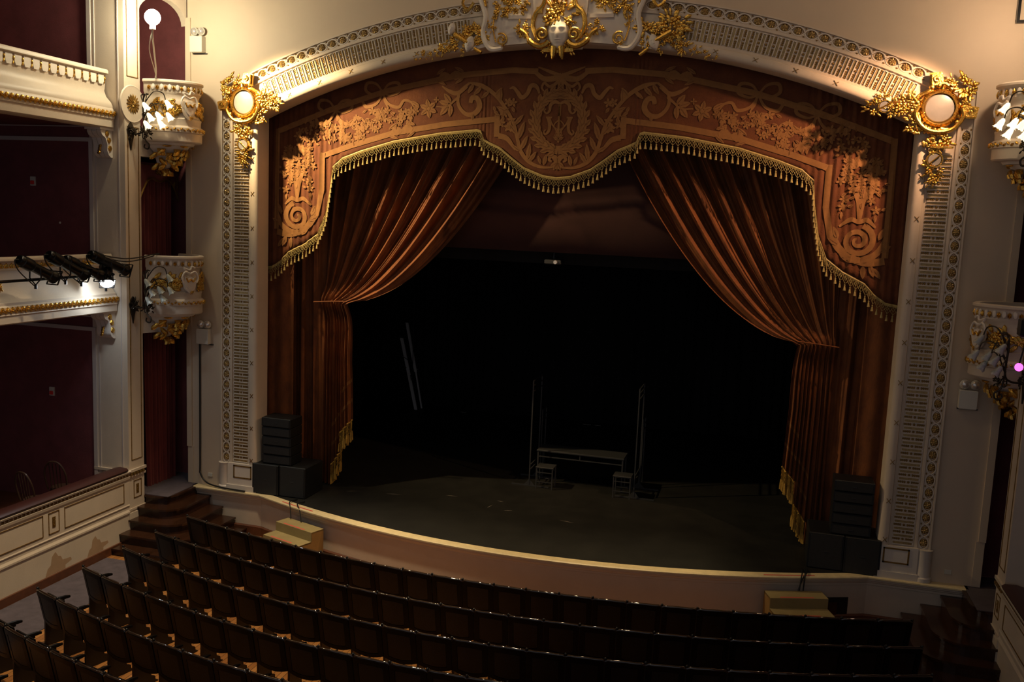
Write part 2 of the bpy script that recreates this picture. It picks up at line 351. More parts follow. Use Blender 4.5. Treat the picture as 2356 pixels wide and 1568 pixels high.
# ---------------------------------------------------------------- corner cartouches
def cartouche(side, label):
    t = thing('corner_cartouche', label, 'ornament', 'gilded corner cartouches of the stage frame')
    cx, cz = 5.96, 8.33; g, fl, lf = MB(), MB(), MB(); Y = -.10
    def P(a, b, d): return Vector((cx+a, Y-d, cz+b))
    disc = MB(); disc.lathe([(0, .05), (.12, .047), (.2, .03), (.215, .0)], (cx, Y-.04, cz), 32, (0,-1,0)); disc.build('pale_disc', MIRR, t, mir=side < 0)
    ring = [(0.215,.0),(.225,.09),(.25,.12),(.275,.10),(.29,.06),(.30,.0)]
    g.lathe(ring, (cx, Y, cz), 36, (0,-1,0))
    # outer broken scrolled ring
    for a0, a1 in ((.05, .62), (.95, 1.7), (2.0, 2.9), (3.3, 4.3), (4.75, 5.6)):
        pts = [P(cos(q)*(.335+.03*sin(5*q)), sin(q)*(.335+.03*sin(5*q)), .06) for q in frange(a0, a1, 10)]
        g.tube(pts, [.012]+[.034]*9+[.014], 8)
        for q in (a0, a1):
            c = P(cos(q)*.335, sin(q)*.335, .08); g.ball(c, .042, 8, 6, (1, .9, 1))
    for k in range(22):
        a = k*2*pi/22; g.dome(P(cos(a)*.255, sin(a)*.255, .10), (.022*cos(a), 0, .022*sin(a)), (-.016*sin(a), 0, .016*cos(a)), (0, -.03, 0))
    # square keyed ears
    for a, wv in ((1.75, .11), (-.12, .11)):
        c = P(cos(a)*.43, sin(a)*.43, 0); ca, sa = cos(a), sin(a)
        R = lambda p, q, d: c+Vector((p*ca-q*sa, -d, p*sa+q*ca))
        for k, (m, d) in enumerate(((.105, .05), (.085, .11))):
            g.prism([(-m, -m), (m, -m*.8), (m*1.1, m*.8), (-m, m)], R, 0, d)
        g.tube([R(.05*(1-q/9)*cos(q), .05*(1-q/9)*sin(q), .12) for q in frange(0, 8, 20)], .014, 6)
        g.tube([R(-.1, -.1, .06), R(-.2, -.06, .08), R(-.16, .1, .06)], .028, 7)
    # scroll under the disc
    g.tube([P(x, z, .1) for x, z in smooth_path([(-.3, .02), (-.33, -.12), (-.2, -.3), (0, -.36), (.2, -.31), (.33, -.14), (.31, .0)])], .034, 8)
    cluster(fl, lf, P(.36, .33, .03), .15, (.3, -1, .3), 20, 3)
    for (a, b, R_, n) in ((-.42, .07, .15, 22), (-.56, .0, .13, 16), (-.68, -.03, .1, 14), (-.32, -.22, .13, 16), (-.2, -.38, .13, 14), (.06, -.46, .14, 18), (.03, -.62, .12, 14), (.0, -.92, .13, 18), (.0, -1.08, .09, 10), (.33, .12, .1, 10), (.12, .36, .1, 9)):
        cluster(fl, lf, P(a, b, .04), R_, (0, -1, 0), n, int(1000*a+b*77))
    sm = MB(); sm.lathe([(0, .03), (.09, .03), (.10, .0)], P(.0, -.77, .06), 24, (0,-1,0)); sm.build('small_disc', MIRR, t, mir=side < 0)
    g.lathe([(.095, 0), (.10, .06), (.118, .06), (.125, 0)], P(0, -.77, .04), 24, (0,-1,0))
    g.tube([P(-.07, -.83, .11), P(.06, -.71, .11)], .012, 6)
    if side > 0:
        sm = MB(); sm.lathe([(0, .03), (.075, .03), (.085, .0)], P(-.78, .02, .04), 24, (0,-1,0)); sm.build('small_disc', MIRR, t)
        g.lathe([(.08, 0), (.085, .05), (.10, .05), (.105, 0)], P(-.78, .02, .03), 24, (0,-1,0)); g.tube([P(-.86, -.02, .1), P(-.68, .08, .1)], .011, 6)
        cluster(fl, lf, P(-.93, -.02, .02), .12, (0,-1,0), 14, 91); cluster(fl, lf, P(-.8, .17, .02), .08, (0,-1,0), 9, 92)
        g.box(tuple(P(-.08, -.6, .02)), tuple(P(.24, -.575, .1))[:1]+(Y-.12, cz-.57))
    g.build('gilded_frame', GOLD, t, mir=side < 0); fl.build('gilded_flowers', GOLD, t, mir=side < 0); lf.build('gilded_leaves', GOLD, t, mir=side < 0)
cartouche(-1, 'gilded cartouche with round pale disc at the upper left corner of the stage frame')
cartouche(1, 'gilded cartouche with two pale discs at the upper right corner of the stage frame')

# ---------------------------------------------------------------- crown cartouche with mask
cr = thing('crown_cartouche', 'large cream and gold cartouche with a white face mask above the stage opening', 'ornament')
mb = MB(); XY = lambda a, b, d: Vector((a, -d, b))
outl = [(-1.62, 9.22), (-1.30, 9.29), (-.4, 9.36), (-.36, 9.26), (.36, 9.26), (.4, 9.36), (1.30, 9.29), (1.62, 9.22), (1.52, 9.45), (1.28, 9.62), (1.27, 10.1), (1.0, 10.6), (-1.0, 10.6), (-1.27, 10.1), (-1.28, 9.62), (-1.52, 9.45)]
mb.prism(outl, XY, .02, .15)
mb.prism([(-.40, 9.24), (.40, 9.24), (.52, 10.6), (-.52, 10.6)], XY, .15, .21)
for sg in (-1, 1):
    mb.tube([XY(sg*x, z, .17) for x, z in smooth_path([(.98, 9.27), (1.2, 9.26), (1.34, 9.5), (1.30, 9.8), (1.42, 10.1)])], [.02]+[.045]*23+[.03], 8)
mb.box((-.9, -.19, 9.74), (-.5, -.15, 9.80)); mb.box((.5, -.19, 9.74), (.9, -.15, 9.80))
mb.build('plaster_panel', WHITE, cr)
g, fl, lf = MB(), MB(), MB()
for sg in (-1, 1):
    S = lambda pts, d: [XY(sg*x, z, d) for x, z in pts]
    g.tube(S(spiral(.27, 9.46, .02, .115, 2.5, -1.6, 34), .30), .028, 8)
    g.tube(S(smooth_path([(.36, 9.40), (.44, 9.6), (.40, 9.8), (.27, 9.95), (.25, 10.2), (.38, 10.5)]), .27), [.03]+[.04]*29+[.03], 8)
    g.tube(S(smooth_path([(.16, 9.36), (.22, 9.30), (.34, 9.28), (.48, 9.36), (.56, 9.48), (.66, 9.55)]), .26), [.05]*20+[.03]*11, 8)
    g.box(tuple(XY(sg*.335-.05, 9.80, .30)), tuple(XY(sg*.335+.05, 9.9, .22)))
    g.tube(S(spiral(1.0, 9.40, .03, .11, 3.5, -1.4, 26), .20), .016, 6)
    g.tube(S(smooth_path([(1.10, 9.36), (1.16, 9.6), (1.13, 9.8)]), .19), .013, 6)
    g.tube(S(smooth_path([(1.30, 9.95), (1.42, 10.3), (1.6, 10.2), (1.72, 10.02), (1.62, 9.9), (1.52, 10.02)], 4), .19), .026, 6)
    g.tube(S(smooth_path([(1.42, 10.3), (1.34, 9.9), (1.26, 9.7)], 4), .17), .018, 6)
    g.tube(S([(.06, 9.27), (.07, 9.12), (.09, 9.06)], .27), [.06, .045, .01], 8)
    g.prism([(-.26, 9.19), (0, 9.17), (.26, 9.19), (.26, 9.25), (0, 9.23), (-.26, 9.25)], XY, .15, .25) if sg > 0 else None
    cluster(fl, lf, XY(sg*.17, 9.24, .2), .10, (0,-1,0), 12, 5+sg); cluster(fl, lf, XY(sg*.64, 9.57, .2), .11, (0,-1,0), 15, 15+sg)
    cluster(fl, lf, XY(sg*.5, 9.44, .22), .08, (0,-1,0), 9, 25+sg); cluster(fl, lf, XY(sg*.2, 9.66, .24), .08, (0,-1,0), 12, 26+sg)
    for a, b, R_, n in ((.72, 9.98, .13, 14), (.86, 10.03, .12, 12), (1.0, 9.95, .13, 15), (1.10, 9.86, .1, 9), (1.17, 9.6, .07, 7), (1.14, 9.75, .06, 5), (1.02, 9.36, .07, 6), (.8, 10.15, .14, 12), (.6, 10.1, .1, 9)):
        cluster(fl, lf, XY(sg*a, b, .17), R_, (0,-1,0), n, int(a*999)+sg)
    for k in range(9): g.tube([XY(sg*.05, 9.95+.05*k, .27), XY(sg*.02, 9.98+.05*k, .29)], .02, 6)
    for k in range(9): g.ball(XY(sg*.10, 9.95+.07*k, .27), .03, 6, 5)
for k in range(9):
    a = pi+pi*k/8; g.ball(XY(.135*cos(a), 9.32+.10*sin(a), .30), .016, 8, 5)
g.tube([XY(0, 9.17, .24), XY(0, 9.26, .25)], .045, 10)
cluster(fl, lf, XY(0, 9.78, .24), .2, (0,-1,.2), 26, 77); cluster(fl, lf, XY(0, 9.92, .22), .12, (0,-1,.2), 14, 78)
g.build('gilded_scrollwork', GOLD, cr); fl.build('gilded_flowers', GOLD, cr); lf.build('gilded_leaves', GOLD, cr)
def mask(parent, cx, cz, y, W, H, lean=0, name='face_mask'):
    mb = MB(); nu, nv = 36, 44
    def fn(a, b):     # a,b in -1..1
        th = a*pi/2; ph = b*pi/2
        wv = W*(cos(ph)**.62)*(1-.22*max(0, -b)**1.5)
        x = wv*sin(th); z = H*b
        y_ = W*.8*cos(th)**.8*cos(ph)**.5
        X = x/W
        y_ += .20*W*exp(-(X/.13)**2)*max(0, min(1, (.32-b)*2.2))*(1 if b > -.22 else max(0, 1+(b+.22)*9))          # nose
        y_ += .06*W*exp(-((b-.26)/.07)**2)*exp(-((abs(X)-.38)/.28)**2)      # brow
        y_ -= .075*W*exp(-((b-.10)/.09)**2)*exp(-((abs(X)-.36)/.17)**2)      # eye sockets
        y_ += .07*W*exp(-((b-.09)/.045)**2)*exp(-((abs(X)-.36)/.12)**2)     # lids
        y_ += .07*W*(exp(-((b+.41)/.035)**2)+exp(-((b+.52)/.04)**2))*exp(-(X/.27)**2)    # lips
        y_ -= .05*W*exp(-((b+.465)/.02)**2)*exp(-(X/.25)**2)
        y_ += .08*W*exp(-((b+.76)/.11)**2)*exp(-(X/.25)**2)                 # chin
        y_ += .03*W*sin(9*a)*max(0, b-.7)*4
        return Vector((cx+x*cos(lean)-z*sin(lean), y-y_, cz+z*cos(lean)+x*sin(lean)))
    mb.grid(fn, frange(-1, 1, nu), frange(-1, 1, nv))
    return mb.build(name, WHITE, parent)
mask(cr, 0, 9.49, -.21, .19, .30)
for sg in (-1, 1):
    gp = thing('gilded_flower_spray', 'gilded flower and leaf spray with small white masks %s of the crown cartouche' % ('left' if sg < 0 else 'right'), 'ornament', 'gilded sprays on the arch of the stage frame')
    fl, lf, g = MB(), MB(), MB()
    mask(gp, sg*1.58, 9.34, -.16, .085, .14, sg*.3)
    if sg < 0: mask(gp, -1.92, 9.60, -.14, .065, .11, -.3)
    g.tube([XY(sg*1.35, 9.19, .2), XY(sg*1.48, 9.26, .2)] if sg < 0 else [XY(1.36, 9.13, .2), XY(1.5, 9.24, .2)], .03, 8)
    g.tube([XY(sg*1.85, 9.5, .18), XY(sg*1.6, 9.36, .2)], [.05, .03], 8)
    for a, b, R_, n in ((1.42, 9.52, .15, 20), (1.62, 9.54, .12, 14), (1.75, 9.42, .11, 14), (1.92, 9.36, .11, 13), (2.05, 9.28, .11, 13), (2.25, 9.20, .08, 9), (2.42, 9.16, .07, 8), (2.55, 9.12, .05, 5), (1.45, 9.35, .1, 10), (1.7, 9.25, .08, 8)):
        cluster(fl, lf, XY(sg*a, b, .12), R_, (0,-1,0), n, int(a*500)+sg)
    if sg > 0: cluster(fl, lf, XY(1.88, 9.62, .13), .18, (0,-1,0), 34, 400)
    g.build('gilded_torch', GOLD, gp); fl.build('gilded_flowers', GOLD, gp); lf.build('gilded_leaves', GOLD, gp)

# ---------------------------------------------------------------- valance
XC = -.07; VY = .42
LOW = [(0,7.14),(.25,7.17),(.6,7.30),(.84,7.47),(1.06,7.64),(1.27,7.73),(1.37,7.78),(1.43,7.93),(1.5,7.95),(2.2,7.88),(3.1,7.72),(3.75,7.53),(4.13,7.39),(4.33,7.22),(4.38,6.8),(4.48,6.3),(4.63,5.95),(4.9,5.75),(5.25,5.58),(5.42,5.40),(5.6,5.28),(5.85,5.24)]
def low(x):
    x = abs(x)
    for (a, b), (c, d) in zip(LOW, LOW[1:]):
        if x <= c: return b+(d-b)*(x-a)/(c-a)
    return LOW[-1][1]
def vy(x, z):
    k = max(0, min(1, (abs(x)-4.0)/.5)); amp = .0004+.009*k
    return VY-amp*sin(x*57+.6*sin(z*2.1))-.010*k*sin(x*23+z)-.015*sin(x*1.3)-.006*max(0, 1-abs(abs(x)-1.38)/.25)*sin(x*90)
val = thing('stage_valance', 'brown velvet valance with tan scrolls and gold fringe across the top of the stage', 'valance')
xs = sorted(set([round(v_, 4) for v_ in frange(-5.85, 5.85, 520)]+[s_*a for a, b in LOW for s_ in (-1, 1)]+[s_*(4.355+k*.008) for k in range(5) for s_ in (-1, 1)]))
mb = MB()
mb.grid(lambda x, t: Vector((x+XC, vy(x, lerp(low(x), 9.55, t)), lerp(low(x), 9.55, t))), xs, frange(0, 1, 30))
o = mb.build('valance_cloth', VALV, val); o.modifiers.new('thickness', 'SOLIDIFY').thickness = .012
MB().tube([(-5.7, .355, 9.50), (5.7, .355, 9.50)], .058, 8).build('hanging_batten', BLK, val)
# lower edge path by arc length
edge = []
for (a, b), (c, d) in zip(LOW, LOW[1:]):
    n = max(1, int(sqrt((c-a)**2+(d-b)**2)/.03))
    edge += [(a+(c-a)*i/n, b+(d-b)*i/n) for i in range(n)]
edge.append(LOW[-1]); edge = [(-a, b) for a, b in edge[::-1]]+edge[1:]
head, net, tas = MB(), MB(), MB()
vs = []; 
for x, z in edge:
    y = vy(x, z)-.02
    vs += [(x+XC, y, z+.02), (x+XC, y-.01, z), (x+XC, y, z-.03)]
head.add(vs, [(3*i+k, 3*i+3+k, 3*i+4+k, 3*i+1+k) for i in range(len(edge)-1) for k in (0, 1)])
head.build('fringe_heading', FRNG, val)
acc = 0; marks = []; last = edge[0]; nxt = .05
for p in edge[1:]:
    d = sqrt((p[0]-last[0])**2+(p[1]-last[1])**2)
    while acc+d > nxt:
        t = (nxt-acc)/d; marks.append((lerp(last[0], p[0], t), lerp(last[1], p[1], t))); nxt += .0925
    acc += d; last = p
prevq = None
for i, (x, z) in enumerate(marks):
    y = vy(x, z)-.03; rn = random.uniform(-.006, .006)
    zt = z-.20+rn
    tas.lathe([(.004, .035), (.012, .03), (.014, .018), (.009, .008), (.012, 0), (.021, -.05), (.023, -.066), (0, -.062)], (x+XC, y, zt), 7)
    net.tube([(x+XC, y, z-.02), (x+XC, y, zt+.03)], .0025, 3, False)
    if i:
        xp, zp = marks[i-1]; yp = vy(xp, zp)-.03
        for (a, b), (c, d) in (((0, -.03), (1, -.15)), ((1, -.03), (0, -.15)), ((.5, -.02), (0, -.10)), ((.5, -.02), (1, -.10))):
            net.tube([(lerp(xp, x, a)+XC, y-.002, lerp(zp, z, a)+b), (lerp(xp, x, (a+c)/2)+XC, y-.004, lerp(zp, z, (a+c)/2)+(b+d)/2-.008), (lerp(xp, x, c)+XC, y-.002, lerp(zp, z, c)+d)], .0032, 3, False)
net.build('fringe_netting', FRNG, val); tas.build('fringe_tassels', FRNG, val)

# applique (x measured from the middle, mirrored)
ap, vn = MB(), MB()
def ribbon(pts, wd, k=5, off=.008, m=ap, smooth=True, sides=(-1, 1)):
    P = smooth_path(pts, k) if smooth else pts; n = len(P)
    W = [wd]*n if not isinstance(wd, (list, tuple)) else [wd[min(int(i/(n-1)*(len(wd)-1)), len(wd)-2)]*(1-((i/(n-1)*(len(wd)-1)) % 1 if i < n-1 else 1))+wd[min(int(i/(n-1)*(len(wd)-1)), len(wd)-2)+1]*((i/(n-1)*(len(wd)-1)) % 1 if i < n-1 else 1) for i in range(n)]
    for sg in sides:
        vs = []
        for i in range(n):
            a = P[max(i-1, 0)]; b = P[min(i+1, n-1)]; dx, dz = b[0]-a[0], b[1]-a[1]; L = sqrt(dx*dx+dz*dz) or 1; nx, nz = -dz/L, dx/L
            for q in (-.5, -.17, .17, .5):
                x = sg*(P[i][0]+nx*W[i]*q); z = P[i][1]+nz*W[i]*q
                vs.append((x+XC, vy(x, z)-off-.008*max(0, min(1, (abs(x)-4.0)/.5)), z))
        m.add(vs, [(4*i+k_, 4*i+4+k_, 4*i+5+k_, 4*i+1+k_) for i in range(n-1) for k_ in range(3)])
def aleaf(cx, cz, a, L, W, sides=(-1, 1), vein=True, off=.010):
    P = [(0, 0), (.2, .38), (.5, .5), (.8, .3), (1, 0), (.8, -.3), (.5, -.5), (.2, -.38)]
    for sg in sides:
        vs = []
        for p, q in P:
            x = sg*(cx+L*p*cos(a)-W*q*sin(a)); z = cz+L*p*sin(a)+W*q*cos(a); vs.append((x+XC, vy(x, z)-off-.009*max(0, min(1, (abs(x)-4.0)/.5)), z))
        ap.add(vs, [(0,1,7),(1,2,6,7),(2,3,5,6),(3,4,5)])
    if vein and L > .09: ribbon([(cx+L*.12*cos(a), cz+L*.12*sin(a)), (cx+L*.85*cos(a), cz+L*.85*sin(a))], .006, m=vn, off=off+.004, smooth=False, sides=sides)
def aflower(cx, cz, R, n=5, sides=(-1, 1)):
    a0 = random.uniform(0, 6)
    for k in range(n):
        a = a0+2*pi*k/n; aleaf(cx+.15*R*cos(a), cz+.15*R*sin(a), a, R, R*.6, sides, vein=R > .07)
    aleaf(cx-.25*R, cz, 0, .5*R, .5*R, sides, off=.013, vein=False)
# border bands
def densify(pts, st=.07):
    out = []
    for (a, b), (c, d) in zip(pts, pts[1:]):
        n = max(1, int(sqrt((c-a)**2+(d-b)**2)/st)); out += [(a+(c-a)*i/n, b+(d-b)*i/n) for i in range(n)]
    return out+[pts[-1]]
ribbon(densify([(.42, 8.98), (.9, 9.0), (1.9, 8.91), (3.3, 8.62), (4.4, 8.28), (5.48, 7.88)]), .10, smooth=False)
ribbon(densify([(5.5, 7.92), (5.52, 6.9), (5.52, 6.02)]), .10, smooth=False)
ribbon([(5.52, 5.97), (5.25, 5.93), (5.0, 6.0), (4.8, 6.15), (4.68, 6.35)], .12)
ribbon(densify([(1.16, 8.15), (2.1, 8.05), (3.1, 7.88), (4.0, 7.62), (4.52, 7.44)]), .10, smooth=False)
ribbon(densify([(4.55, 7.49), (4.55, 6.8), (4.66, 6.3)]), .10, smooth=False)
ribbon(densify([(1.14, 8.20), (1.14, 7.84)]), .10, smooth=False)
ribbon([(1.1, 7.86), (.95, 7.82), (.84, 7.70), (.78, 7.62)], [.1, .09, .06, .03])
for cx, cz, a in ((2.05, 8.90, -.1), (2.95, 7.93, -.18)):      # turned knots on the bands
    for q, s1 in ((-.1, 1), (.1, -1)):
        aleaf(cx+q*2.2, cz+q*2.2*sin(a), a+(pi if s1 < 0 else 0), .24, .17, vein=False); aleaf(cx+q*2.6, cz+q*2.6*sin(a)+.05, a+.5*s1+(pi if s1 < 0 else 0), .2, .06); aleaf(cx+q*2.6, cz+q*2.6*sin(a)-.05, a-.5*s1+(pi if s1 < 0 else 0), .2, .06)
# wreath
for k in range(24):
    a = 2*pi*(k+.5)/24-pi/2
    if k < 12:
        for rr, da, L in ((1, .25, .20), (1.06, .9, .14), (.93, -.35, .13)):
            x, z = .44*rr*cos(a), 8.12+.50*rr*sin(a); aleaf(x, z, a+pi/2-da*.9+.2, L*1.1, .09, off=.012)
ribbon([(.42*cos(a), 8.12+.49*sin(a)) for a in frange(-pi/2, pi/2, 20)], .15, smooth=False, off=.006)
# monogram: T and M interlaced
ribbon(densify([(0, 8.42), (0, 7.86)], .05), .05, smooth=False)
aleaf(0, 7.80, 2.6, .11, .05); aleaf(0, 7.8, -1.57, .05, .04); aleaf(0, 7.84, .6, .1, .04)
ribbon([(0, 8.43), (.1, 8.46), (.17, 8.40), (.18, 8.31), (.23, 8.26), (.28, 8.30), (.25, 8.34)], [.03, .07, .06, .045, .03, .03, .02])
ribbon([(.01, 7.98), (.08, 8.02), (.14, 8.10), (.17, 8.18)], [.02, .025, .03, .03])
ribbon([(.13, 8.19), (.24, 8.19)], .03, smooth=False)
ribbon([(.20, 8.19), (.17, 8.08), (.18, 7.96), (.24, 7.90), (.27, 7.94), (.24, 7.98)], [.07, .06, .05, .035, .03, .02])
ribbon(spiral(0, 7.93, .05, .05, 0, 1, 14), .018, smooth=False, sides=(1,))
ribbon([(.02, 8.14), (.09, 8.06), (.05, 7.97), (0, 7.9)], .02)
# bow and streamers over the wreath
ribbon([(0, 8.93), (.12, 8.86), (.3, 8.85), (.45, 8.95), (.52, 9.03)], [.05, .10, .09, .07, .02])
ribbon([(0, 8.9), (.2, 8.97), (.42, 9.05)], [.06, .06, .02])
ribbon([(.02, 8.9), (.08, 8.78), (.2, 8.72), (.3, 8.78), (.34, 8.7), (.30, 8.64)], [.04, .06, .05, .045, .04, .02])
ribbon([(.38, 8.6), (.44, 8.72), (.54, 8.73), (.60, 8.6), (.70, 8.53), (.78, 8.62), (.86, 8.70), (.93, 8.68)], [.03, .07, .08, .07, .08, .07, .05, .02])
ribbon([(0, 8.93), (.03, 8.75), (.02, 8.6)], [.06, .05, .03])
# shell under the wreath
ribbon([(.0, 7.42), (.05, 7.5), (.12, 7.52), (.15, 7.46), (.10, 7.43)], [.1, .09, .06, .05, .03])
for a in (-1.57, -1.1, -.6, -2.0): aleaf(0, 7.42, a, .15, .08)
aleaf(0, 7.38, 1.57, .12, .1)
# acanthus scroll
ribbon([(.08, 7.33), (.3, 7.33), (.52, 7.42), (.68, 7.6), (.76, 7.85), (.84, 8.1), (1.0, 8.35), (1.2, 8.58), (1.45, 8.73), (1.68, 8.78)], [.03, .05, .07, .07, .06, .06, .06, .07, .08, .03])
ribbon([(1.68, 8.78), (1.86, 8.62), (1.88, 8.40), (1.74, 8.24), (1.58, 8.24), (1.48, 8.36), (1.52, 8.5), (1.62, 8.52), (1.65, 8.43)], [.04, .05, .06, .07, .09, .1, .09, .09, .07])
ribbon([(1.72, 8.72), (1.9, 8.6), (2.05, 8.63), (2.2, 8.72)], [.05, .08, .07, .02])
ribbon([(1.86, 8.55), (1.98, 8.45), (2.1, 8.36), (2.3, 8.36)], [.05, .04, .03, .02])
for x, z, a, L, W_ in ((.52, 7.42, 2.2, .22, .08), (.55, 7.45, 1.7, .3, .09), (.68, 7.62, 2.0, .28, .09), (.74, 7.8, 1.9, .34, .1), (.70, 7.6, .6, .2, .07), (.78, 7.9, .9, .22, .08), (.82, 8.05, 2.3, .25, .08), (1.2, 8.55, 2.3, .2, .07), (1.1, 8.45, 1.6, .25, .08), (1.0, 8.3, .4, .18, .07), (1.3, 8.64, -.7, .2, .07), (1.45, 8.72, -.8, .22, .08), (1.6, 8.76, -1.0, .2, .08),
                      (2.02, 8.42, .9, .22, .11), (2.06, 8.40, .3, .2, .1), (2.08, 8.38, -.9, .22, .11), (2.02, 8.40, -1.5, .22, .1), (1.6, 8.24, -1.5, .12, .06), (.25, 7.36, 1.8, .2, .08), (.30, 7.38, 1.2, .16, .06)):
    aleaf(x, z, a, L, W_)
aflower(2.45, 8.32, .15, 6); aleaf(2.62, 8.36, .5, .2, .07); aleaf(2.62, 8.34, .1, .13, .05); aflower(2.3, 8.48, .05, 4)
rnd = random.Random(11)
for k in range(16): 
    x = 1.0+rnd.uniform(-.16, .22)+.0; z = 8.25+rnd.uniform(-.25, .2)
    (aflower(x, z, .075, 5) if k % 2 == 0 else aleaf(x, z, rnd.uniform(0, 6), .11, .06))
# bows with flower garlands
for bx, bz, tl in ((3.35, 8.60, -.3), (4.30, 8.28, -.5)):
    for s1 in (-1, 1):
        ribbon([(bx, bz), (bx+s1*.12, bz+.15), (bx+s1*.30, bz+.17), (bx+s1*.33, bz+.03), (bx+s1*.15, bz-.05), (bx, bz)], [.03, .045, .06, .06, .04, .03])
        ribbon([(bx, bz-.02), (bx+s1*.12, bz-.2), (bx+s1*.32, bz-.26), (bx+s1*.42, bz-.14), (bx+s1*.55, bz-.16), (bx+s1*.62, bz-.26)], [.03, .05, .06, .05, .04, .02])
    ribbon([(bx-.02, bz), (bx-.05, bz-.15), (bx-.12, bz-.28)], [.03, .05, .02])
gar = smooth_path([(2.75, 8.22), (3.0, 8.12), (3.3, 8.2), (3.6, 8.08), (3.9, 7.9), (4.2, 7.86), (4.6, 7.95), (4.85, 7.7), (5.0, 7.45), (5.1, 7.2)], 7)
rnd = random.Random(5)
for i, (x, z) in enumerate(gar):
    big = i > 16
    for q in range(4 if big else 3):
        xx, zz = x+rnd.uniform(-.17, .17)*(1.2 if big else .7), z+rnd.uniform(-.17, .17)*(1.2 if big else .7)
        if (i+q) % 3 == 0: aflower(xx, zz, rnd.uniform(.05, .08), 5)
        else: aleaf(xx, zz, rnd.uniform(0, 6.28), rnd.uniform(.07, .11), .045)
for i in range(60):
    a = rnd.uniform(0, 6.28); rr = .34*sqrt(rnd.random()); x, z = 5.08+rr*cos(a), 7.28+rr*1.2*sin(a)
    (aflower(x, z, rnd.uniform(.05, .08), 5) if i % 2 else aleaf(x, z, a, .10, .05))
ribbon([(5.08, 7.1), (5.08, 6.9), (5.08, 6.6)], [.34, .14, .05])
for x, z in ((4.8, 6.82), (5.32, 6.78), (4.82, 6.95)):
    aflower(x, z, .07); aleaf(x, z-.08, -1.6, .12, .05); aleaf(x+.08, z, .4, .1, .05)
ribbon([(p, q) for p, q in spiral(5.08, 6.28, .26, .03, 1.3, -1.9, 40)], [.10, .09, .08, .08, .06, .04], smooth=False)
ribbon([(5.34, 6.5), (5.2, 6.62), (5.08, 6.58), (4.95, 6.62), (4.78, 6.5)], [.03, .08, .06, .08, .03])
ribbon([(4.8, 6.1), (4.95, 5.98), (5.2, 5.98), (5.4, 6.1), (5.5, 6.35)], [.03, .1, .11, .1, .03])
for x, z, a in ((5.4, 6.3, 1.2), (5.42, 6.1, .6), (5.3, 5.9, -1.2), (5.35, 5.85, -.9), (5.2, 5.88, -1.5), (4.78, 6.3, 2.0), (4.8, 6.2, 2.6)): aleaf(x, z, a, .22, .09)
ap.build('applique_scrolls', APPL, val); vn.build('applique_veins', LINE, val)

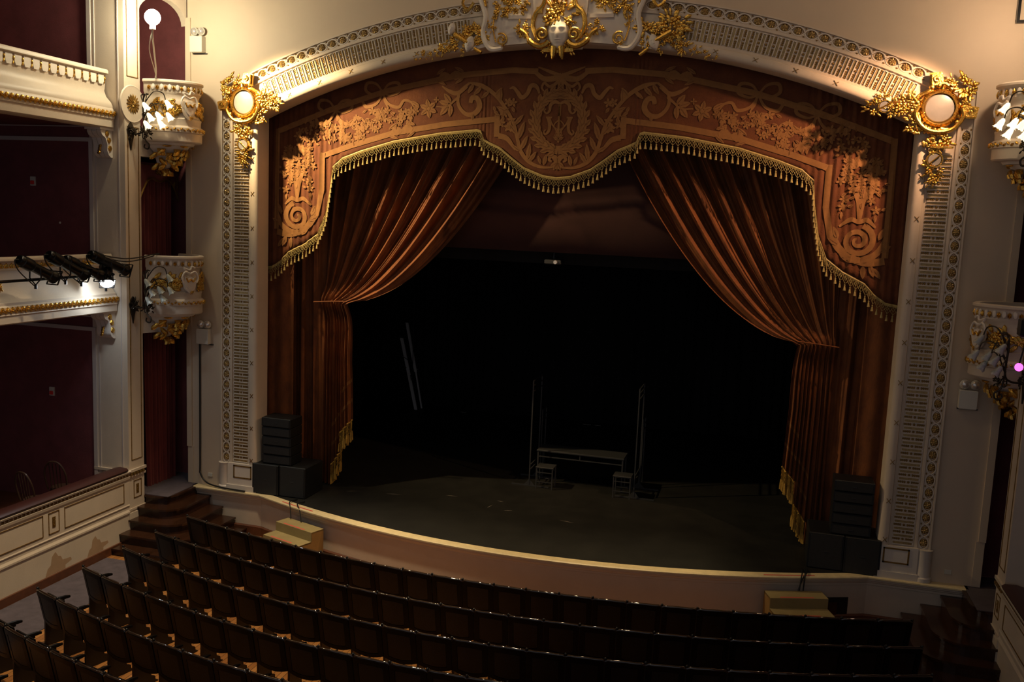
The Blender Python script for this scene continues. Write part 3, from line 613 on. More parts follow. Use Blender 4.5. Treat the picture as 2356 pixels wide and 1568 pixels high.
# ---------------------------------------------------------------- swagged house curtains
def curtain(side, label, zk, phase):
    t = thing('stage_curtain', label, 'curtain', 'swagged velvet stage curtains')
    zt = 8.35; rnd = random.Random(20+side)
    ph = [rnd.uniform(0, 6.28) for _ in range(6)]
    def strand(uu, z):      # returns x (positive side)
        if uu < .22: return lerp(5.80, 4.92, uu/.22)
        v = (uu-.22)/.78
        xk = lerp(4.86, 4.24, v); xt = lerp(4.90, .66, v**.85); xb = lerp(4.90, 4.10, v)
        if z >= zk:
            tt = min(1, (z-zk)/(zt-zk)); p = lerp(1.0, .55, v)
            return xk+(xt-xk)*tt**p
        tt = (zk-z)/(zk-1.0); return lerp(xk-.03*sin(min(1, tt*3)*pi)*v, xb, tt**.8)
    NF = 12
    def fold(uu, z):
        if uu < .22: a = .055
        elif z > zk: tt = (z-zk)/(zt-zk); a = .028+.13*min(1, tt*1.5)
        else: a = .030+.03*min(1, (zk-z)/1.5)
        q = 2*pi*NF*uu+.8*sin(5.1*uu+ph[0])+.9*sin(11*uu+ph[1]); s0 = sin(q)
        return a*(1-abs(s0)**.8*(1 if s0 > 0 else -.75))+.3*a*sin(2.3*q+ph[2]+.5*z)+.10*a*sin(5*q+z*1.5)
    hem = lambda uu: .88 if uu < .50 else (lerp(1.28, 1.62, (uu-.50)/.24) if uu < .74 else lerp(2.0, 2.28, (uu-.74)/.26))
    def pt(uu, z, dy=0):
        v = max(0, (uu-.22)/.78)
        lay = -.10*v if z > zk else -.10*v-.05*min(1, (zk-z))*(1 if uu > .74 else .4 if uu > .5 else 0)
        bulge = -.16*exp(-((z-zk)/.22)**2)*(1 if uu > .22 else 0)
        return Vector((strand(uu, z), 1.0+lay+bulge+fold(uu, z)+dy, z))
    def panel(u0, u1, n):
        m = MB()
        def fn(a, b):
            hz = hem(min(max(a, u0+1e-4), u1-1e-4)); z = lerp(hz, zt, b); return pt(a, z)
        vsx = [b for b in frange(0, 1, 90)]
        m.grid(fn, frange(u0, u1, n), vsx); return m
    m = MB()
    for a, b, n in ((0, .50, 190), (.50, .74, 90), (.74, 1.0, 100)):
        q = panel(a, b, n); m.add(q.v, q.f)
    m.build('velvet_folds', VELVET, t, mir=side < 0)
    # bright hem fringes
    hd, tg = MB(), MB()
    for a, b in ((.52, .74), (.75, 1.0)):
        n = 26; top = [pt(q, hem(min(q, b-1e-3))+.0, -.03) for q in frange(a, b, n)]
        hd.tube([p+Vector((0, -.01, 0)) for p in top], .014, 5)
        for i, p in enumerate(top):
            L = .40; rn = rnd.uniform(-.01, .01)
            tg.tube([p+Vector((rn, -.01, -.22)), p+Vector((rn, -.012, -.28)), p+Vector((rn*2, -.014, -L+rn))], [.006, .014, .017], 5)
            for k in range(3):
                if i < n:
                    p2 = top[i+1]; z0 = -.01-.075*k
                    tg.tube([p+Vector((0, -.012, z0)), p2+Vector((0, -.012, z0-.075))], .0045, 3, False); tg.tube([p2+Vector((0, -.012, z0)), p+Vector((0, -.012, z0-.075))], .0045, 3, False)
    hd.build('hem_cord', HEMF, t, mir=side < 0); tg.build('hem_fringe', HEMF, t, mir=side < 0)
    # applique stripes near the hem
    st = MB()
    for dz in (.38, .78):
        for a, b in ((.52, .735), (.76, .995)):
            us = frange(a, b, 50); vs_ = []
            for q in us:
                for e in (0, .07): vs_.append(pt(q, hem(min(q, b))+dz+e, -.012))
            st.add(vs_, [(2*i, 2*i+2, 2*i+3, 2*i+1) for i in range(50)])
    st.build('applique_stripe', APPL, t, mir=side < 0)
    tb = MB(); tb.tube([Vector((lerp(4.9, 4.22, q), .66-.05*sin(q*pi), zk-.02+.05*sin(q*pi*.5))) for q in frange(0, 1, 12)], .012, 8); tb.build('tieback', VELVET, t, mir=side < 0)
    # plain velvet leg between curtain and frame
    lg = MB(); lg.grid(lambda a, b: Vector((lerp(5.28, 5.98, a), .55+.012*sin(a*14), lerp(.865, 8.4, b))), frange(0, 1, 40), frange(0, 1, 20))
    o = lg.build('plain_leg', VELVET, t, mir=side < 0); o.modifiers.new('thickness', 'SOLIDIFY').thickness = .01
curtain(-1, 'orange brown velvet curtain tied back on the left side of the stage', 4.64, 0)
curtain(1, 'darker brown velvet curtain tied back on the right side of the stage', 4.50, 1)

# ---------------------------------------------------------------- stage
mb = MB()
xs = frange(-7.1, 7.1, 120); fr_ = [(x, apron(x)+.10) for x in xs]
pts = fr_+[(7.1, .62), (8.8, .62), (8.8, 9.9), (-8.8, 9.9), (-8.8, .62), (-7.1, .62)]
mb.prism(pts, lambda a, b, d: Vector((a, b, d)), .75, SZ)
struct('floor_stage', mb, STAGE)
# apron front: wall, mouldings, nosing
def aband(y_off0, z0, y_off1, z1, m):
    return m
front = MB(); xs = frange(-7.1, 7.1, 142)
prof = [(.10, SZ+.002), (-.02, SZ+.002), (-.045, SZ-.012), (-.045, SZ-.035), (-.01, SZ-.05), (-.01, SZ-.075), (.012, SZ-.09), (.02, SZ-.115), (.04, SZ-.13), (.04, SZ-.165), (.06, SZ-.175), (.06, 0)]
front.grid(lambda x, k: Vector((x, apron(x)+prof[k][0], prof[k][1])), xs, list(range(len(prof))))
st_front = struct('wall_stage_front', front, CREAM)
nos = MB(); nos.grid(lambda x, k: Vector((x, apron(x)+[.13, .13, -.03, -.052, -.052][k], [SZ, SZ+.006, SZ+.006, SZ-.008, SZ-.03][k])), xs, list(range(5)))
o = struct('trim_1', nos, LIP)
sk = MB(); sk.grid(lambda x, k: Vector((x, apron(x)+[.06, .02, .02][k], [.19, .17, 0][k])), frange(-6.2, 6.2, 100), [0, 1, 2]); struct('baseboard_front', sk, SKIRT)
# stage box
def drape(p0, p1, z0, z1, amp, n, m, name, label, cat, group=None, per=.22, kind=None):
    d = Vector(p1)-Vector(p0); L = d.length; nn = Vector((-d.y, d.x)).normalized() if len(p0) == 2 else None
    mb = MB(); r_ = random.Random(len(name)+int(L*10)); a0 = r_.uniform(0, 6)
    mb.grid(lambda a, b: Vector((p0[0]+d[0]*a+nn[0]*amp*(sin(a*L/per*2*pi+a0+1.5*sin(a*L*3))+.4*sin(a*L/per*4.7)), p0[1]+d[1]*a+nn[1]*amp*(sin(a*L/per*2*pi+a0+1.5*sin(a*L*3))+.4*sin(a*L/per*4.7)), lerp(z0, z1, b))), frange(0, 1, n), frange(0, 1, 6))
    o = mb.build(name, m); tag(o, label, cat, group, kind); md = o.modifiers.new('thickness', 'SOLIDIFY'); md.thickness = .008; return o
drape((-8.5, 9.2), (8.5, 9.2), SZ+.01, 12, .07, 420, BLACKC, 'backdrop_curtain', 'black pleated drape closing the back of the stage', 'curtain', per=.3)
drape((-7.0, 5.2), (-6.1, 5.6), SZ+.01, 12, .05, 60, BLACKC, 'side_drape', 'black side drape on the left half of the stage', 'curtain', 'black side drapes')
drape((6.1, 5.6), (7.0, 5.2), SZ+.01, 12, .05, 60, BLACKC, 'side_drape', 'black side drape on the right half of the stage', 'curtain', 'black side drapes')
mb = MB(); mb.box((-9, .3, .0), (-8.8, 10, 13)); struct('wall_stage_left', mb, BLACKC)
mb = MB(); mb.box((8.8, .3, .0), (9, 10, 13)); struct('wall_stage_right', mb, BLACKC)
mb = MB(); mb.box((-9, 9.9, .0), (9, 10.1, 13)); struct('wall_stage_back', mb, BLACKC)
mb = MB(); mb.box((-9, .3, 12.5), (9, 10.1, 12.7)); struct('ceiling_stage', mb, BLACKC)
mb = MB(); mb.grid(lambda a, b: Vector((a, 1.55+.01*sin(a*3), b)), frange(-6.6, 6.6, 60), frange(5.80, 10.5, 4)); o = mb.build('stage_border', TEASER); o.modifiers.new('thickness', 'SOLIDIFY').thickness = .02
tag(o, 'plain dark reddish brown border cloth hung above the stage behind the valance', 'border cloth')
mb = MB(); mb.grid(lambda a, b: Vector((a, 2.0+.01*sin(a*3), b)), frange(-6.6, 6.6, 60), frange(5.56, 10.5, 4)); o = mb.build('stage_border', BLACKC); o.modifiers.new('thickness', 'SOLIDIFY').thickness = .02
tag(o, 'black border strip showing just below the brown border cloth', 'border cloth')
# projector
pj = thing('projector', 'small grey projector hanging under the border cloth at the middle of the stage', 'projector', loc=(-.36, 1.80, 5.62))
MB().bev((-.16, -.14, -.06), (.16, .14, .04), .02).build('projector_body', GREYM, pj); MB().lathe([(.0, .03), (.035, .03), (.04, 0)], (.06, -.14, -.01), 16, (0,-1,0)).build('lens', GLASSL, pj)
MB().tube([(0, 0, .04), (0, 0, 6.87)], .02, 8).build('mount_pole', BLKM, pj)

# ---------------------------------------------------------------- stage properties
def square_bar(m, a, b, h=.012): return m.tube([a, b], h*1.3, 4)
def hframe(x, z1, zlow, label):
    t = thing('metal_frame', label, 'metal frame', 'tall thin metal frames on the stage', loc=(x, 2.55, SZ))
    m = MB(); a = (0, 0); yb = .75
    for yy in (0, yb): square_bar(m, (0, yy, 0.02), (0, yy, z1), .013)
    for zz in (z1, z1-.10, z1-.22): square_bar(m, (0, 0, zz), (0, yb, zz), .011)
    for zz in (.35, .45): square_bar(m, (0, 0, zz), (0, yb, zz), .011)
    m.build('uprights', GREYM, t)
    f2 = MB()
    for yy in (0, yb):
        square_bar(f2, (-.38, yy, .015), (.42, yy, .015), .014); f2.prism([(-.12, .02), (.12, .02), (0, .16)], lambda p, q, d: Vector((p, yy+d, q)), -.004, .004)
    f2.build('foot', GREYM, t)
    m2 = MB()
    for yy in (.95, 1.3): square_bar(m2, (0, yy, 0), (0, yy, zlow), .011)
    for zz in (zlow, zlow-.12, zlow-.24): square_bar(m2, (0, .95, zz), (0, 1.3, zz), .01)
    m2.build('side_extension', GREYM, t)
hframe(-.84, 2.24, 1.45, 'tall thin grey metal frame at the left end of the stage table')
hframe(1.36, 2.26, 1.45, 'tall thin grey metal frame at the right end of the stage table')
t = thing('stage_table', 'long dark grey table between the two metal frames on the stage', 'table', loc=(.16, 3.05, SZ))
MB().bev((-.93, -.25, .70), (.93, .30, .735), .006).build('tabletop', GREYM, t)
for sx in (-1, 1):
    for sy in (-.22, .26): MB().box((sx*.90-.015, sy-.015, 0), (sx*.90+.015, sy+.015, .70)).build('leg', GREYM, t)
m = MB(); m.box((-.9, -.23, .58), (.9, -.21, .60)); m.box((-.01, -.23, .6), (.01, -.21, .7)); m.build('rail', GREYM, t)
def stool(x, y, label):
    t = thing('stool', label, 'stool', 'stools by the stage table', loc=(x, y, SZ))
    MB().bev((-.19, -.17, .44), (.19, .17, .465), .006).build('seat', GREYM, t)
    for sx in (-1, 1):
        for sy in (-1, 1): MB().box((sx*.17-.011, sy*.15-.011, 0), (sx*.17+.011, sy*.15+.011, .44)).build('leg', GREYM, t)
    m = MB()
    for zz in (.34, .14):
        m.box((-.17, -.16, zz), (.17, -.145, zz+.015)); m.box((-.17, .145, zz), (.17, .16, zz+.015))
    m.build('stretcher', GREYM, t)
stool(-.50, 2.60, 'small grey stool at the left end of the stage table'); stool(1.12, 2.60, 'small grey stool at the right end of the stage table')
# leaning timber pieces upstage left
t = thing('leaning_board', 'long pale board leaning upstage left beside the dark side drape', 'board', loc=(-5.78, 8.6, SZ))
m = MB(); 
def bar(m, a, b, wx, wy):
    a = Vector(a); b = Vector(b); vs = [q+Vector((i*wx, j*wy, 0)) for q in (a, b) for i, j in ((-1,-1),(1,-1),(1,1),(-1,1))]
    m.add(vs, [(3,2,1,0),(4,5,6,7)]+[(k, (k+1) % 4, 4+(k+1) % 4, 4+k) for k in range(4)])
bar(m, (0, 0, 0), (-.56, .15, 2.02), .045, .02); m.build('board', STICK, t)
m = MB(); bar(m, (-.33, -.03, 1.2), (-.72, -.05, 1.5), .016, .016); bar(m, (-.26, -.03, 1.42), (-.62, -.05, 1.62), .012, .012); m.build('brace', GREYM, t)
t = thing('leaning_ladder', 'short rail with rungs leaning behind the pale board upstage left', 'ladder', loc=(-5.82, 8.85, SZ))
m = MB(); bar(m, (-.10, 0, 1.05), (-.45, .1, 2.45), .04, .02); bar(m, (.12, .0, 0), (-.1, .02, 1.05), .02, .02)
for k in range(5): bar(m, (-.12-.075*k, -.03, 1.12+k*.29), (-.02-.075*k, -.04, 1.14+k*.29), .02, .02)
m.build('rail', STICK, t)
m = MB(); m.tube([(-5.82, 8.35, 5.2), (-5.82, 8.35, 1.9), (-5.85, 8.32, 1.75), (-5.88, 8.35, 1.9)], .012, 6); m.tube([(-5.82, 8.35, 5.2), (-5.82, 8.35, 12.45)], .008, 6); o = m.build('hanging_rope', GREYM); tag(o, 'thin grey rope hanging in the dark upstage left above the ladder', 'rope')
for i, (x, y, L) in enumerate(((-4.5, 8.85, .14), (-.95, 8.9, .22), (-.62, 8.9, .16))):
    m = MB(); m.box((x, y, SZ+.001), (x+L, y+.02, SZ+.006)); tag(m.build('floor_tape', TAG, smooth=False), ['short pale tape mark on the floor at the back left of the stage', 'longer pale tape mark on the floor at the back centre of the stage', 'shorter pale tape mark on the floor just right of the back centre of the stage'][i], 'tape')
m = MB()
for x, y, a, L in ((-2.1, 1.25, .1, .25), (-1.1, 1.3, -.1, .14), (-4.05, .75, .4, .2), (-1.2, .9, 1.4, .25), (-.8, .8, .3, .18), (.4, .6, -.2, .3), (-3.2, .9, .2, .3)):
    dx, dy = cos(a)*L/2, sin(a)*L/2; m.prism([(x-dx, y-dy), (x-dy*.1, y-.012), (x+dx, y+dy), (x+dy*.1, y+.014)], lambda p, q, d: Vector((p, q, d)), SZ+.0005, SZ+.0015)
o = m.build('scuff_marks', CHALK, smooth=False); tag(o, 'pale scuff marks scattered on the front of the black stage floor', 'scuff marks', kind='stuff')

# loudspeakers
def spk(name, a, b, label, cat, grp, side, grille=True):
    t = thing(name, label, cat, grp)
    MB().bev(a, b, .012).build('cabinet', BLK, t, mir=side < 0)
    if grille: MB().box((a[0]+.03, a[1]-.012, a[2]+.02), (b[0]-.03, a[1]+.01, b[2]-.02)).build('grille', GRILL, t, mir=side < 0, smooth=False)
    MB().box(((a[0]+b[0])/2-.035, a[1]-.016, (a[2]+b[2])/2-.008), ((a[0]+b[0])/2+.035, a[1]-.011, (a[2]+b[2])/2+.008)).build('badge', GREYM, t, mir=side < 0, smooth=False)
for side, nm in ((-1, 'left'), (1, 'right')):
    z0 = 1.475; h = .185
    for k in range(5):
        spk('line_array_speaker', (4.96, -.06-.01*k, z0+h*k+.003), (5.58, .36, z0+h*(k+1)-.003), '%s slim black loudspeaker in the five-high stack on the %s side of the stage' % (['lowest', 'second lowest', 'middle', 'second highest', 'topmost'][k], nm), 'loudspeaker', 'slim loudspeakers stacked on the %s of the stage' % nm, side)
    for j, (x0, x1) in enumerate(((4.63, 5.19), (5.20, 5.76))):
        spk('subwoofer', (x0, -.10-.03*j if j else -.1, SZ+.001), (x1, .62, 1.47), 'large black bass loudspeaker %s under the %s speaker stack' % ('next to the frame' if j else 'nearer the stage centre', nm), 'loudspeaker', 'bass loudspeakers on the %s of the stage' % nm, side)

for nmx, xa, xb in (('left', -4.95, -4.15), ('right', 3.95, 4.75)):
    m = MB(); m.grid(lambda x, k: Vector((x, apron(x)+[.03, -.005][k], SZ+.0075)), frange(xa, xb, 10), [0, 1])
    o = m.build('red_tape', REDT, smooth=False); tag(o, 'strip of red tape on the %s end of the cream stage edge' % nmx, 'tape')
# portable steps against the stage front
def steps(cx, rot, ztop, label):
    t = thing('portable_steps', label, 'steps', 'yellow portable steps at the stage front', loc=(cx, apron(cx)-.075, 0), rz=rot)
    m = MB()
    for i, z in enumerate((ztop, ztop-.17)):
        m.box((-.47, -.30*(i+1), z-.03), (.47, -.30*i, z)); m.box((-.47, -.30*(i+1), z-.17 if i == 0 else 0), (.47, -.30*(i+1)+.02, z-.03))
    m.build('treads', PLY, t, smooth=False)
    for s1 in (-1, 1):
        m = MB(); m.prism([(.0, 0), (-.595, 0), (-.595, ztop-.175), (-.295, ztop-.175), (-.295, ztop-.005), (0, ztop-.005)], lambda a, b, d: Vector((d, a, b)), s1*.47, s1*.445)
        m.build('side_panel', PLYS, t, smooth=False)
    for i, z in enumerate((ztop, ztop-.17)):
        m = MB(); m.box((-.30, -.30*(i+1)+.02, z), (.25, -.30*(i+1)+.05, z+.002)); m.build('red_tape', REDT, t, smooth=False)
steps(-4.27, -.33, .64, 'yellow portable two-tread steps standing against the left of the stage front')
steps(4.42, .33, .64, 'yellow portable two-tread steps standing against the right of the stage front')
m = MB()
for k, (x0, x1) in enumerate(((-4.75, -4.62), (-4.55, -4.35), (4.55, 4.52), (4.62, 4.50), (4.60, 4.58))):
    P_ = [(x0, apron(x0)+.3, SZ+.015), (x0, apron(x0)+.02, SZ+.05), (lerp(x0, x1, .5), apron(x0)-.08, SZ-.02), (x1, apron(x1)-.12, .66)]
    m = MB(); m.tube(smooth_path(P_, 5), .011, 6); o = m.build('black_cable', BLK)
    tag(o, 'black cable looping over the %s end of the stage edge onto the steps' % ('left' if x0 < 0 else 'right'), 'cable', 'cables over the stage edge, %s' % ('left' if x0 < 0 else 'right'))
t = thing('stage_hatch', 'small dark open hatch in the stage front right of the portable steps', 'hatch')
m = MB(); X0, X1 = 4.98, 5.32
y0 = -.40; m.add([(X0, apron(X0)+.052, .02), (X1, apron(X1)+.052, .02), (X1, apron(X1)+.052, .48), (X0, apron(X0)+.052, .48)], [(0,1,2,3)]); m.build('dark_opening', BLK, t, smooth=False)
m = MB(); m.add([(X0+.02, apron(X0)+.04, .02), (X0+.17, apron(X0+.17)+.045, .02), (X0+.17, apron(X0+.17)+.045, .40), (X0+.02, apron(X0)+.04, .40)], [(0,1,2,3)]); m.build('inner_panel', WOOD, t, smooth=False)

# ---------------------------------------------------------------- corner stairs, landings
for side, nm in ((-1, 'left'), (1, 'right')):
    WX = 7.55 if side < 0 else 7.25
    t = thing('corner_stairs', 'dark stained wooden stairs curving up from the floor beside the %s end of the stage' % nm, 'stairs')
    for k, (xe, ye, zt_) in enumerate(((7.03, -1.0, .855), (6.74, -1.22, .69), (6.46, -1.46, .50), (6.18, -1.72, .31), (5.92, -1.98, .13))):
        R_ = .36+.05*k; P_ = [(WX+.1, -.09), (xe, -.09)]
        P_ += [(xe+R_-R_*cos(a), ye+R_-R_*sin(a)) for a in frange(0, pi/2, 10)]+[(WX+.1, ye)]
        m = MB(); m.prism(P_, lambda a, b, d: Vector((a, b, d)), .0, zt_-.03)
        Q = [(x-(.03 if i > 0 and i < len(P_)-1 and x < WX else 0), y-(.03 if i > 1 else 0)) for i, (x, y) in enumerate(P_)]
        m.prism(Q, lambda a, b, d: Vector((a, b, d)), zt_-.035, zt_)
        m.build('tread', WOOD, t, mir=side < 0, smooth=False)
    m = MB(); m.box((7.06, -.98, .855), (8.7, .54, .868)); o = struct('floor_landing_%s' % nm, m, CARPET, mir=side < 0)

# ---------------------------------------------------------------- side walls: pilaster, parapet, recess boxes
def side_walls(side):
    nm = 'left' if side < 0 else 'right'; WX = 7.55 if side < 0 else 7.27; mir = side < 0
    # pilaster (side face and face towards the audience)
    m = MB()
    m.box((WX, -1.45, 1.44), (8.30, -1.02, 13.5)); m.box((WX-.02, -1.47, 0), (8.30, -1.0, .62)); m.box((WX, -1.45, .62), (8.3, -1.02, 1.38)); m.box((WX-.03, -1.48, 1.40), (8.3, -.99, 1.45))
    m.box((WX-.015, -1.465, .66), (8.3, -1.005, .70)); m.box((WX-.02, -1.47, 1.30), (8.3, -1.0, 1.34))
    struct('wall_%s' % nm, m, CREAM, mir=mir)
    # raised panel lines on pilaster
    g = MB()
    def rect_x(x, y0, y1, z0, z1, t_=.012, d=.01):
        for a, b in (((y0, z0), (y1, z0+t_)), ((y0, z1-t_), (y1, z1)), ((y0, z0), (y0+t_, z1)), ((y1-t_, z0), (y1, z1))):
            g.box((x-d, a[0], a[1]), (x+.005, b[0], b[1]))
    rect_x(WX, -1.38, -1.08, 1.62, 7.75); rect_x(WX, -1.38, -1.08, 8.62, 13)
    rect_x(WX, -1.33, -1.11, .88, 1.22)
    if side < 0:
        rect_x(WX, -3.10, -1.60, .86, 1.23); rect_x(WX, -3.46, -3.22, .86, 1.23); rect_x(WX, -5.2, -3.58, .86, 1.23)
    else: rect_x(WX, -3.0, -1.60, .86, 1.23)
    o = g.build('trim_2' if side < 0 else 'trim_3', DGOLD, smooth=False, mir=mir); o['kind'] = 'structure'
    # medallion
    t = thing('wall_medallion', 'round plaster medallion with gilt rosette on the %s pilaster beside the upper wall lamp' % nm, 'medallion', 'pilaster medallions')
    m = MB(); m.lathe([(.0, .012), (.15, .012), (.19, .02), (.29, .012), (.32, .022), (.335, 0)], (WX, -1.24, 8.15), 36, (-1,0,0)); m.build('plaster_ring', CREAM, t, mir=mir)
    m = MB()
    for k in range(16):
        a = k*pi/8; d = Vector((0, cos(a), sin(a))); tt = Vector((0, -sin(a), cos(a))); m.dome(Vector((WX-.02, -1.24, 8.15))+d*.11, d*.07, tt*.02, (-.02, 0, 0)); m.dome(Vector((WX-.02, -1.24, 8.15))+d*.045, d*.03, tt*.012, (-.03, 0, 0))
    m.dome((WX-.02, -1.24, 8.15), (0, .03, 0), (0, 0, .03), (-.04, 0, 0)); m.build('gilt_rosette', DGOLD, t, mir=mir)
    # parapet of stalls boxes
    t = thing('box_parapet', 'cream panelled parapet with dark handrail before the ground boxes, %s side' % nm, 'parapet', 'ground box parapets')
    YE = -9
    m = MB(); pr = [(0, 0), (0, .60), (-.02, .63), (-.02, .66), (.005, .70), (.005, .76), (-.012, .78), (.0, .80), (0, 1.26), (-.02, 1.29), (-.03, 1.34), (-.015, 1.345), (-.015, 1.395), (-.05, 1.41), (-.06, 1.44), (-.02, 1.46), (.22, 1.46), (.22, 0)]
    m.prism([(WX+a, b) for a, b in pr], lambda a, b, d: Vector((a, d, b)), YE, -1.452); m.build('parapet_body', CREAM, t, mir=mir, smooth=False)
    m = MB(); n = int((-1.5-YE)/.085)
    for k in range(n):
        y = -1.5-k*.085; m.box((WX-.024, y-.06, 1.35), (WX-.013, y, 1.36)); m.box((WX-.024, y-.06, 1.38), (WX-.013, y, 1.39)); m.box((WX-.024, y-.012, 1.35), (WX-.013, y, 1.39)); m.box((WX-.024, y-.045, 1.365), (WX-.013, y-.02, 1.375))
    for k in range(5): m.box((WX-.045, -1.06-k*.085-.06, 1.345), (WX-.0, -1.06-k*.085, 1.385))
    m.build('gilt_key_band', DGOLD, t, mir=mir, smooth=False)
    m = MB(); m.prism([(WX-.06, 1.462), (WX-.07, 1.49), (WX-.03, 1.52), (WX+.12, 1.53), (WX+.24, 1.50), (WX+.24, 1.462)], lambda a, b, d: Vector((a, d, b)), YE, -1.55); m.build('handrail', mat('dark_handrail', (.04, .012, .01), .4), t, mir=mir)
    m = MB()
    for y in (-1.22, -3.34):
        for a, b, q in ((0, 0, .03), (0, .05, .022), (0, -.05, .022), (.02, .025, .018), (-.02, -.025, .018)): m.dome((WX, y+a, 1.05+b), (0, q*.8, 0), (0, 0, q), (-.02, 0, 0))
        m.box((WX-.008, y-.035, .96), (WX+.002, y+.035, 1.14))
    m.build('gilt_square_ornament', DGOLD, t, mir=mir)
    m = MB(); m.box((WX-.035, YE, 0), (WX+.01, -1.0, .15)); struct('baseboard_%s' % nm, m, SKIRT, mir=mir)
    # maroon partition, its trim, box back wall
    m = MB(); m.box((8.28, -1.44, 0), (11.3, -1.05, 13.5)); m.box((11.3, -18, 0), (11.5, -1.05, 13.5)); struct('wall_box_%s' % nm, m, MAROON, mir=mir)
    m = MB()
    for z0, z1 in ((.9, 4.02), (5.2, 7.46), (8.2, 13.4)):
        m.box((8.22, -1.475, z0), (8.30, -1.44, z1))
        if z1 < 13: m.box((8.22, -1.475, z1), (11.3, -1.44, z1+.07)); m.box((8.3, -1.46, z1+.26), (11.3, -1.44, z1+.275))
    m.box((8.15, -1.462, .9), (8.17, -1.445, 13.4)); m.box((7.66, -1.462, 1.5), (7.68, -1.445, 13.4)) if side < 0 else None
    struct('trim_4' if side < 0 else 'trim_5', m, GREYW, mir=mir)
    m = MB(); m.box((7.76, -9, 0), (11.3, -1.45, .7)); struct('floor_box_%s' % nm, m, SKIRT, mir=mir)
    m = MB(); m.box((8.05, -9, 4.45), (11.3, -1.48, 4.75)); m.box((8.05, -9, 7.74), (11.3, -1.48, 8.0)); struct('floor_gallery_%s' % nm, m, MAROON, mir=mir)
    # recess behind the proscenium boxes: back, side, floors
    m = MB(); m.box((7.30, .55, .8), (8.8, .6, 13.5)); m.box((8.75, -1.0, .8), (8.8, .55, 13.5)); m.box((7.28, .31, .8), (7.30, .55, 13.5))
    struct('wall_recess_%s' % nm, m, MAROON, mir=mir)
    m = MB(); m.box((7.60, -1.0, 4.35), (8.75, .55, 4.5)); m.box((7.60, -1.0, 7.55), (8.75, .55, 7.7)); struct('floor_recess_%s' % nm, m, MAROON, mir=mir)
    # lintels in the canted opening plane
    A = Vector((WX+.02, -1.02, 0)); B = Vector((7.28, -.01, 0)); D = B-A
    nn = Vector((D.y, -D.x, 0)).normalized()
    def cp(t_, z, d=0): p = A+D*t_+nn*d; return Vector((p.x, p.y, z))
    m = MB()
    for z0, z1 in ((3.98, 4.42), (7.25, 7.72)):
        vs = [cp(a, z, d) for d in (0, .2) for a, z in ((0, z0), (1, z0), (1, z1), (0, z1))]
        m.add(vs, [(0,1,2,3),(7,6,5,4),(0,4,5,1),(3,2,6,7)])
    ar = [(0, 13.5), (0, 9.75)]+[(.5-.5*cos(a), 9.75+.40*sin(a)) for a in frange(0, pi, 16)]+[(1, 9.75), (1, 13.5)]
    n = len(ar)
    for i in range(2, n-3):
        a, b = ar[i], ar[i+1]
        m.add([cp(a[0], a[1]), cp(b[0], b[1]), cp(b[0], 13.5), cp(a[0], 13.5), cp(a[0], a[1], .15), cp(b[0], b[1], .15)], [(0,1,2,3), (0,4,5,1)])
    struct('wall_lintel_%s' % nm, m, CREAM, mir=mir)
    return WX
for s_ in (-1, 1): side_walls(s_)
# stains on left parapet base
for i, (y, s0) in enumerate(((-3.3, 1.0), (-2.35, .9))):
    m = MB(); P_ = [(-.25, 0), (-.2, .12), (-.13, .16), (-.10, .3), (-.02, .36), (.04, .27), (.1, .25), (.14, .17), (.33, .15), (.35, .10), (.2, .06), (.2, 0)]
    m.prism([(y+a*s0, .16+b*s0) for a, b in P_], lambda a, b, d: Vector((d, a, b)), -7.5515, -7.5485)
    o = m.build('damp_stain', STAIN, smooth=False); tag(o, 'brown damp stain low on the left parapet, %s the stairs' % ('farther from' if i == 0 else 'nearer'), 'stain', 'damp stains on the left parapet')
# carpets and stalls skirting
for side, nm in ((-1, 'left'), (1, 'right')):
    m = MB(); m.box((6.42, -16, .001), (7.5 if side < 0 else 7.22, -2.15, .012)); o = m.build('aisle_carpet', CARPET, mir=side < 0, smooth=False)
    tag(o, 'purple grey carpet strip in the %s aisle between seats and parapet' % nm, 'carpet', 'aisle carpets')

